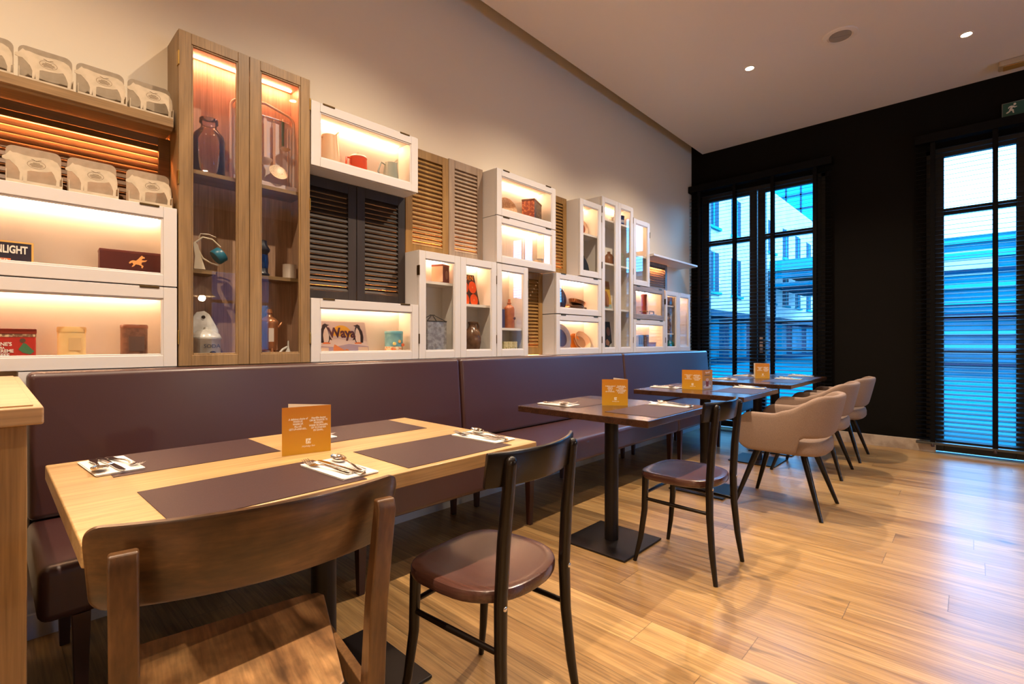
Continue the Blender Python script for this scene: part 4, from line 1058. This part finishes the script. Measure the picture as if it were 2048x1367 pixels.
flat([(-.085, .0), (.062, .0), (.05, .018), (.018, .036), (.012, .046), (-.002, .048), (-.01, .040), (-.072, .076), (-.080, .060)], .0015, 'boat', mat('boat_orange', (.62, .22, .08), .5))
flat([(-.168, 0), (-.112, 0), (-.110, .056), (-.168, .060)], .0016, 'text_panel', mat('panel_pale', (.74, .60, .50), .5))
flat([(.075, 0), (.146, 0), (.143, .058), (.078, .060)], .0016, 'text_panel', mat('panel_pale', (.74, .60, .50), .5))
for px, sg in ((-.128, 1), (.088, -1)):
    k = mat('penguin_black', (.03, .015, .02), .5); wv = mat('penguin_white', (.82, .72, .66), .5); og = mat('penguin_orange', (.75, .20, .05), .5)
    P = lambda pts: [(px + sg * a * 1.25, c) for a, c in (pts if sg > 0 else pts[::-1])]
    flat(P([(-.020, .085), (-.024, .12), (-.020, .155), (-.010, .175), (-.008, .190), (.004, .198), (.014, .193), (.026, .190), (.014, .184), (.018, .165), (.022, .13), (.028, .115), (.034, .098), (.024, .105), (.016, .082)]), .0018, 'penguin_back', k)
    flat(P([(-.006, .086), (-.008, .13), (-.002, .160), (.008, .178), (.015, .160), (.020, .13), (.018, .10), (.012, .084)]), .0021, 'penguin_front', wv)
    flat(P([(-.012, .078), (.022, .078), (.026, .084), (.012, .088), (-.010, .087)]), .0024, 'penguin_feet', og)
text('Waya', .080, mat('waya_brown', (.10, .03, .05), .5), b, (-.020, -.0024, .142), sx=.90, shear=-.08, bold=.003)
b = thing('blue_tin', 1.757, 2.68, ZB, 'round blue tin with printed flowers, right of the penguin sign', 'tin')
lathe([(.056, 0), (.0565, .14)], 'tin', noisy('sky_blue_tin', (.10, .28, .36), (.18, .40, .46), 20, .35), b, 36)
lathe([(.058, .138), (.058, .154), (.054, .158), (.02, .159)], 'lid', mat('blue_lid', (.09, .27, .33), .3), b, 36)
lathe([(.0568, 0), (.0568, .060)], 'flower_print', noisy('flower_print', (.72, .55, .35), (.70, .18, .06), 70, .45, 3, lo=.5, hi=.58), b, 36)
for x, z, c in ((-.030, .078, (.85, .62, .2)), (.004, .092, (.8, .45, .12)), (.03, .07, (.75, .16, .05)), (-.012, .05, (.85, .7, .5))):
    MB().prism(ell(x, z, .010, .010, 10), -.0585, -.048).build('flower', mat('flower_%d' % int(c[1] * 100), c, .5), b)

# three-door group
b = thing('tea_caddy', 2.135, 2.685, 1.5155, 'square dark red tin with cream side on the top shelf', 'tin', 22)
MB().box(-.045, .045, -.045, .045, 0, .118).build('tin', mat('dark_red_tin', (.13, .022, .018), .4), b, bevel=.003)
MB().box(-.0458, -.0448, -.044, .044, .004, .112).build('side_panel', mat('cream_panel', (.70, .48, .34), .5), b)
MB().box(-.046, .046, -.046, .046, .112, .126).build('lid', mat('red_lid', (.25, .04, .02), .35), b, bevel=.003)
MB().prism(ell(.006, .055, .020, .030, 18), -.0462, -.044).build('portrait_oval', mat('portrait', (.30, .16, .12), .5), b)
b = thing('metal_can', 2.060, 2.68, ZB, 'grey galvanised can with pyramid wire handle', 'can')
MB().box(-.082, .082, -.055, .055, 0, .228).build('body', noisy('galvanised', (.30, .28, .28), (.48, .46, .46), 45, .45, 3, metal=.5), b, bevel=.004)
mw = mat('dark_wire', (.03, .025, .025), .5)
for pts in ([(-.08, -.05, .228), (-.006, -.004, .272)], [(.08, -.05, .228), (.006, -.004, .272)], [(-.08, .05, .228), (-.006, .004, .272)], [(.08, .05, .228), (.006, .004, .272)], [(-.02, 0, .272), (.02, 0, .272)]): loop(pts, .0028, 'wire_handle', mw, b, 6)
MB().frame(-.083, .083, .224, .231, .003, -.056, -.053).build('rim', mw, b)
b = thing('orange_poster', 2.435, 2.72, 1.3825, 'dark poster with four orange slices and yellow letters', 'poster')
b.rotation_euler = (R(-7), 0, 0)
MB().prism([(-.110, 0), (.105, 0), (.070, .232), (-.105, .232)], 0, .004).build('board', mat('poster_black', (.05, .015, .018), .5), b)
for x, z in ((-.035, .135), (.045, .138), (-.035, .042), (.050, .042)):
    o = MB().prism(ell(x, z, .038, .046, 26), -.0008, 0).build('orange_slice', mat('slice_orange', (.90, .10, .01), .5), b)
    MB().prism(ell(x, z, .006, .007, 10), -.0012, -.0006).build('slice_core', mat('slice_core', (.9, .35, .12), .5), o)
text('DEN', .050, mat('letter_yellow', (.88, .34, .02), .5), b, (.018, -.0012, .206), sx=.8)
b = thing('stoneware_jug', 2.430, 2.685, ZB, 'brown glazed stoneware jug with looped handle', 'jug')
mS = noisy('brown_salt_glaze', (.10, .045, .022), (.17, .085, .045), 20, .2)
lathe([(0, 0), (.046, 0), (.052, .02), (.066, .08), (.068, .12), (.056, .165), (.034, .19), (.026, .205), (.026, .222), (.031, .227), (.031, .236), (.026, .238), (.022, .21), (0, .2)], 'body', mS, b, 32)
loop([(.026, 0, .225), (.05, 0, .232), (.064, 0, .21), (.066, 0, .185), (.056, 0, .165)], .008, 'handle', mS, b)
b = thing('stoneware_bottle', 2.832, 2.69, 1.2185, 'tall red brown stoneware gin bottle', 'bottle')
lathe([(0, 0), (.040, 0), (.042, .004), (.042, .150), (.038, .168), (.022, .182), (.013, .188), (.016, .194), (.016, .204), (.011, .208), (.010, .232), (0, .233)], 'body', noisy('red_stoneware', (.34, .10, .045), (.42, .14, .06), 24, .35), b, 32)
MB().prism([(-.002, .080), (.024, .090), (.032, .076), (.018, .066)], -.0425, -.038).build('stamp', mat('stamp_dark', (.08, .03, .03), .6), b)
b = thing('blue_bottle', 2.735, 2.70, 1.2185, 'dark blue square bottle beside the stoneware bottle', 'bottle')
MB().box(-.040, .030, -.03, .03, 0, .150).build('body', mat('ink_blue', (.06, .05, .11), .3), b, bevel=.006)
lathe([(.014, .15), (.014, .17), (.016, .172), (0, .173)], 'neck', mat('ink_blue', (.06, .05, .11), .3), b, 16)
cb0 = empty('small_box', (0, 0, 0), 0, '', 'box', 'cream printed small boxes')
MB().box(-.024, .024, -.02, .02, 0, .092).build('carton', noisy('cream_print_box', (.52, .42, .20), (.70, .60, .34), 60, .6), cb0, bevel=.001)
MB().prism([(-.008, .02), (.008, .02), (.0, .05)], -.0206, -.0199).build('printed_tree', mat('tree_green', (.04, .09, .05), .6), cb0)
for i, (x, l) in enumerate(((2.745, 'left'), (2.797, 'middle'), (2.849, 'right'))): place(cb0, i > 0, (x, 2.66, ZB), 0, 'small cream printed box, %s of three under the stoneware bottle' % l)

def leaning(name, x, y, z, r, prof, m, label, cat, tilt, rim=None, yaw=0):
    """round plate or lid leaning back against the cabinet's back"""
    b = thing(name, x, y, z, label, cat)
    b.rotation_euler = (R(90 - tilt), 0, R(yaw))
    MB().lathe(prof, (0, r, 0), 40).build('plate', m, b, smooth=45)
    if rim: MB().lathe([(r - .004, prof[-1][1] - .004), (r, prof[-1][1] - .002), (r, prof[-1][1] + .003), (r - .004, prof[-1][1] + .002)], (0, r, 0), 40).build('rim', rim, b, smooth=60)
    return b
def dish(r, d=.012): return [(.002, 0), (r * .6, 0), (r * .70, d * .2), (r * .98, d), (r, d), (r, d + .002), (r * .97, d + .003), (r * .68, d * .2 + .004), (r * .58, .004), (.002, .004)][::1]
leaning('wicker_plate', 2.850, 2.715, ZU, .098, dish(.098), noisy('wicker', (.45, .26, .14), (.62, .40, .24), 120, .7), 'tan wicker plate leaning behind the patterned tin', 'plate', 14, yaw=-8)
b = thing('patterned_tin', 3.100, 2.69, ZU, 'dark red and brown patterned square tin, lid tilted to the light', 'tin', 24)
MB().box(-.105, .105, -.060, .050, 0, .185).build('tin', noisy('brown_pattern', (.06, .03, .018), (.16, .10, .06), 60, .4, 5, lo=.45, hi=.55), b, bevel=.004)
MB().box(-.1058, -.1045, -.058, .048, .003, .178).build('side_panel', noisy('red_flower_tin', (.22, .04, .02), (.50, .16, .06), 55, .4, 3, lo=.5, hi=.6), b)
MB().box(-.107, .107, -.062, .052, .178, .196).build('lid', mat('patterned_lid', (.12, .04, .02), .4), b, bevel=.004)
b = thing('toy_rooster', 2.700, 2.66, ZM, 'small red toy bird low in the cabinet with window reflection', 'ornament')
MB().prism([(-.03, .0), (.02, .0), (.028, .02), (.05, .03), (.062, .055), (.05, .05), (.02, .05), (-.002, .055), (-.01, .075), (-.02, .082), (-.03, .076), (-.024, .055), (-.036, .03)], -.012, .012).build('body', mat('toy_red', (.50, .05, .02), .4), b, bevel=.005)
MB().prism([(-.032, .08), (-.026, .092), (-.020, .086), (-.013, .092), (-.012, .078)], -.004, .004).build('comb', mat('toy_orange', (.7, .2, .03), .4), b)
b = thing('small_cup', 3.165, 2.67, ZM, 'small tan cup with grey rim, right side of the mirroring cabinet', 'cup')
lathe([(0, 0), (.038, 0), (.042, .01), (.044, .075), (.047, .077), (.043, .078), (.04, .012), (0, .01)], 'body', mat('tan_cup', (.50, .34, .2), .4), b)
lathe([(.0442, .066), (.0475, .077), (.0475, .08), (.043, .08)], 'rim', mat('grey_rim', (.3, .28, .26), .35), b)
leaning('enamel_plate', 3.872, 2.722, 2.1155, .088, dish(.088), mat('cream_plate', (.74, .56, .42), .3), 'cream enamel plate with thin red brown rim', 'plate', 12, rim=mat('plate_rim', (.25, .05, .02), .4), yaw=-10)
b = thing('flat_iron', 3.850, 2.685, at(1.712), 'black cast iron cone shaped iron', 'iron')
MB().prism([(-.10, 0), (.105, 0), (.105, .02), (.085, .03), (.06, .045), (.035, .11), (.0, .155), (-.05, .18), (-.10, .18)], -.03, .03).build('body', mat('cast_iron', (.014, .014, .016), .5), b, bevel=.006)
loop([(-.08, 0, .18), (-.07, 0, .205), (.0, 0, .19), (.01, 0, .155)], .006, 'handle', mat('cast_iron', (.014, .014, .016), .5), b)

# pans and plates
b = thing('pot_lid', 3.500, 2.715, ZA, 'dark round pot lid standing at the left of the copper pans', 'lid')
b.rotation_euler = (R(80), 0, R(-12))
MB().lathe([(.002, .022), (.05, .018), (.105, .004), (.112, 0), (.112, .004), (.05, .022), (.002, .026)], (0, .135, 0), 36).build('lid', mat('dark_copper', (.07, .035, .03), .25, metal=.6), b, smooth=50)
MB().lathe([(.006, .024), (.006, .036), (.014, .04), (.014, .046), (.0, .048)], (0, .135, 0), 16).build('knob', mat('cast_iron', (.014, .014, .016), .5), b, smooth=50)
b = thing('copper_pan', 3.745, 2.69, ZA + .082, 'shallow copper pan on top of the black stand', 'pan')
b.rotation_euler = (0, R(14), 0)
mCo = mat('copper', (.55, .24, .11), .25, metal=1.0)
lathe([(0, 0), (.085, 0), (.098, .03), (.101, .032), (.096, .032), (.083, .004), (0, .004)], 'pan', mCo, b, 32, .7)
loop([(.098, 0, .03), (.118, 0, .038), (.128, 0, .042)], .005, 'handle', mCo, b)
b = thing('waffle_iron', 3.735, 2.69, ZA, 'dark cast waffle iron with legs under the copper pan', 'waffle iron')
lathe([(0, .045), (.08, .045), (.092, .052), (.092, .066), (.08, .074), (0, .076)], 'plates', mat('brown_iron', (.10, .05, .03), .4, metal=.4), b, 32, .7)
MB().tube([(.088, 0, .06), (.13, 0, .058), (.16, 0, .056)], [.006, .007, .009], 8).build('handle', mat('brown_iron', (.1, .05, .03), .4, metal=.4), b, smooth=60)
for x, y in ((-.06, -.03), (.06, -.03), (0, .05)): loop([(x * .9, y * .9, .05), (x * 1.1, y * 1.1, 0)], .004, 'leg', mat('brown_iron', (.1, .05, .03), .4, metal=.4), b)
b = thing('salt_cellar', 3.560, 2.66, ZA, 'small copper pot in front of the dark lid', 'pot')
lathe([(0, 0), (.03, 0), (.036, .03), (.03, .055), (.022, .062), (.026, .07), (.02, .071), (0, .06)], 'body', mCo, b)
leaning('grey_plate', 3.560, 2.715, ZB, .128, dish(.128, .016), noisy('grey_enamel', (.36, .32, .32), (.44, .40, .40), 9, .3), 'big grey enamel plate with dark rim', 'plate', 12, rim=mat('dark_rim', (.05, .02, .02), .4), yaw=-4)
leaning('orange_plate', 3.775, 2.735, ZB, .085, dish(.085, .014), mat('orange_enamel', (.85, .26, .02), .3), 'orange enamel plate behind the pale bowl', 'plate', 10)
b = leaning('pale_bowl', 3.862, 2.690, ZB, .098, [(.002, 0), (.06, 0), (.085, .022), (.098, .034), (.098, .037), (.082, .026), (.058, .004), (.002, .004)], mat('pale_bowl', (.76, .52, .36), .35), 'pale enamel bowl with tan rim leaning on the orange plate', 'bowl', 26, rim=mat('tan_rim', (.45, .25, .14), .4), yaw=-6)

# tall narrow cabinet
def card(name, x, y, z, w_, h, m, label, lean, parts=(), rz=0):
    b = thing(name, x, y, z, label, name.split('_')[-1], rz)
    b.rotation_euler = (R(-lean), 0, R(rz))
    MB().box(-w_ / 2, w_ / 2, 0, .005, 0, h).build('board', m, b)
    for pn, poly, pm in parts: MB().prism(poly, -.0008, 0).build(pn, pm, b)
    return b
card('red_book', 4.180, 2.70, 2.3125, .15, .115, mat('book_red', (.28, .04, .025), .5), 'dark red book leaning on the top shelf of the tallest cabinet', 14, [('title_band', [(-.05, .07), (.05, .07), (.05, .09), (-.05, .09)], mat('book_gold', (.5, .25, .1), .5))])
b = thing('small_jar', 4.352, 2.69, 2.3125, 'small grey jar on the top shelf of the tallest cabinet', 'jar')
lathe([(0, 0), (.024, 0), (.025, .05), (.018, .06), (.018, .068), (0, .069)], 'body', mat('grey_jar', (.42, .40, .36), .3), b)
b = thing('blue_canister', 4.495, 2.69, 2.3125, 'dark blue canister on the top shelf of the tallest cabinet', 'canister')
lathe([(0, 0), (.055, 0), (.055, .092), (.057, .094), (.057, .105), (.05, .108), (0, .11)], 'body', mat('deep_blue', (.015, .03, .14), .35), b)
lathe([(.0552, .03), (.0552, .06)], 'pale_band', mat('canister_band', (.30, .34, .45), .4), b)
b = thing('brown_flask', 4.300, 2.69, 1.8855, 'brown flask on the middle shelf of the tallest cabinet', 'flask')
lathe([(0, 0), (.05, 0), (.055, .02), (.052, .08), (.03, .11), (.016, .12), (.016, .138), (0, .14)], 'body', noisy('brown_flask', (.30, .12, .06), (.40, .18, .09), 14, .4), b)
b = thing('preserving_jar', 4.510, 2.69, 1.8855, 'grey green preserving jar on the middle shelf of the tallest cabinet', 'jar')
lathe([(0, 0), (.040, 0), (.042, .01), (.042, .11), (.034, .125), (.034, .150), (0, .152)], 'body', mat('grey_green_glass', (.22, .24, .19), .2), b)
card('yellow_poster', 4.300, 2.715, 1.4405, .21, .30, mat('poster_yellow', (.55, .32, .04), .5), 'yellow poster with orange head in the tallest cabinet', 8, [('top_band', [(-.10, .24), (.10, .24), (.10, .29), (-.10, .29)], mat('band_orange', (.45, .16, .03), .5)), ('printed_cup', [(-.03, .03), (.05, .03), (.07, .12), (.04, .19), (-.02, .2), (-.06, .12)], mat('print_rust', (.35, .13, .04), .5)), ('pale_corner', [(-.10, .01), (.10, .01), (.10, .06), (-.10, .03)], mat('pale_blue_print', (.30, .38, .36), .5))])
card('black_poster', 4.305, 2.712, ZB, .21, .30, mat('poster_ink', (.012, .012, .014), .4), 'black poster with a pale figure in the tallest cabinet', 7, [('printed_face', ell(.055, .20, .035, .045, 18), mat('print_skin', (.34, .15, .08), .5)), ('printed_hand', [(-.01, .06), (.04, .05), (.06, .09), (.02, .12), (-.015, .10)], mat('print_skin', (.34, .15, .08), .5)), ('printed_shirt', [(.02, 0), (.10, 0), (.10, .08), (.06, .06)], mat('print_white', (.5, .48, .45), .5))])

# right end
b = thing('glass_bottle', 4.760, 2.69, at(1.712), 'dark bottle low in the cabinet reflecting the blue window', 'bottle')
lathe([(0, 0), (.036, 0), (.038, .01), (.038, .14), (.014, .19), (.013, .24), (.016, .245), (0, .248)], 'body', mat('bottle_brown', (.10, .03, .02), .15), b)
b = thing('enamel_mug', 4.780, 2.69, 2.0405, 'pale mug on the upper shelf of the reflecting cabinet', 'mug')
lathe([(0, 0), (.04, 0), (.042, .085), (.044, .087), (.04, .087), (.038, .01), (0, .008)], 'body', mat('pale_mug', (.7, .55, .45), .3), b)
loop([(.042, 0, .07), (.065, 0, .065), (.065, 0, .03), (.042, 0, .02)], .005, 'handle', mat('pale_mug', (.7, .55, .45), .3), b)
b = thing('oil_lamp', 5.030, 2.69, ZA, 'dark red brown oil lamp in the grey oak cabinet', 'lamp')
lathe([(0, 0), (.045, 0), (.046, .012), (.030, .02), (.030, .23), (.034, .25), (.034, .27), (0, .272)], 'body', mat('oil_lamp_red', (.24, .045, .03), .35), b)
lathe([(.030, .07), (.052, .074), (.052, .08), (.030, .084)], 'gallery', M_BRASS, b)
b = thing('steam_iron', 5.180, 2.68, ZA, 'grey blue box iron beside the oil lamp', 'iron')
MB().prism([(-.085, 0), (.085, 0), (.085, .05), (-.05, .05), (-.085, .02)], -.03, .03).build('body', mat('grey_blue_iron', (.18, .19, .26), .4), b, bevel=.004)
loop([(-.04, 0, .05), (-.04, 0, .085), (.06, 0, .085), (.06, 0, .05)], .007, 'handle', mat('grey_blue_iron', (.18, .19, .26), .4), b)
card('pale_card', 4.860, 2.72, ZA, .16, .20, mat('pale_pink_card', (.66, .50, .46), .5), 'pale leaning card left of the oil lamp', 10, [('printed_bottle', [(-.02, .02), (.02, .02), (.02, .10), (.006, .13), (.006, .16), (-.006, .16), (-.006, .13), (-.02, .10)], mat('print_rose', (.45, .2, .2), .5))])
pt = empty('printed_tin', (0, 0, 0), 0, '', 'tin', 'blue printed tins')
MB().box(-.062, .062, -.03, .03, 0, .165).build('tin', mat('pale_blue_tin', (.20, .26, .42), .4), pt, bevel=.004)
for x in (-.038, 0, .038): MB().prism([(x - .015, .06), (x + .015, .06), (x + .003, .14), (x - .003, .14)], -.0308, -.0298).build('printed_tree', mat('tin_tree', (.06, .09, .20), .5), pt)
place(pt, 0, (4.905, 2.685, ZB), 0, 'pale blue tin with dark trees, lowest row left of the brown tin')
b = thing('brown_tin', 5.030, 2.685, ZB, 'dark speckled tin between the blue tin and mauve cup', 'tin')
MB().box(-.045, .045, -.03, .03, 0, .168).build('tin', noisy('speckled_tin', (.10, .07, .09), (.26, .16, .12), 70, .4), b, bevel=.004)
MB().box(-.046, .046, -.031, .031, .15, .17).build('lid', mat('speckled_lid', (.14, .10, .12), .4), b, bevel=.003)
b = thing('mauve_cup', 5.165, 2.67, ZB, 'mauve cup at the right of the printed tins', 'cup')
lathe([(0, 0), (.03, 0), (.046, .03), (.05, .07), (.052, .085), (.048, .085), (.043, .03), (0, .01)], 'body', mat('mauve_cup', (.34, .20, .32), .35), b)
loop([(.05, 0, .07), (.07, 0, .06), (.066, 0, .035), (.046, 0, .03)], .005, 'handle', mat('mauve_cup', (.34, .2, .32), .35), b)
b = thing('cocoa_tin', 5.630, 2.69, 1.5455, 'dark brown tin on the upper shelf of the last cabinet', 'tin')
MB().box(-.10, .045, -.035, .035, 0, .10).build('tin', mat('cocoa_brown', (.14, .07, .055), .4), b, bevel=.004)
MB().box(-.101, .046, -.036, .036, .088, .104).build('lid', mat('cocoa_lid', (.20, .09, .06), .4), b, bevel=.003)
b = thing('carved_figure', 5.610, 2.69, 1.2155, 'dark bronze figurine on the middle shelf of the last cabinet', 'figurine')
lathe([(0, 0), (.05, 0), (.05, .02), (.038, .03), (.046, .08), (.032, .13), (.040, .165), (.020, .195), (.013, .205), (.024, .222), (.022, .24), (0, .25)], 'body', noisy('bronze_figure', (.09, .05, .04), (.24, .14, .11), 30, .35), b)
MB().tube([(.034, 0, .165), (.058, -.005, .13), (.05, -.02, .09)], [.011, .010, .008], 8).build('arm', mat('bronze_arm', (.14, .08, .06), .35), b, smooth=60)
b = thing('teal_bowl', 5.625, 2.67, ZB, 'small teal ball shaped jar at the bottom of the last cabinet', 'jar')
lathe([(0, 0), (.03, 0), (.05, .025), (.054, .05), (.045, .085), (.025, .10), (.022, .108), (0, .11)], 'body', mat('teal_glaze', (.02, .16, .16), .25), b)
b = thing('tall_vase', 5.790, 2.69, ZB, 'tall blue grey vase behind the last cabinet door', 'vase')
lathe([(0, 0), (.05, 0), (.06, .05), (.062, .15), (.045, .26), (.028, .34), (.028, .40), (.04, .44), (.036, .44), (.024, .4), (.024, .34), (.04, .26)], 'body', mat('vase_grey', (.20, .20, .26), .3), b)
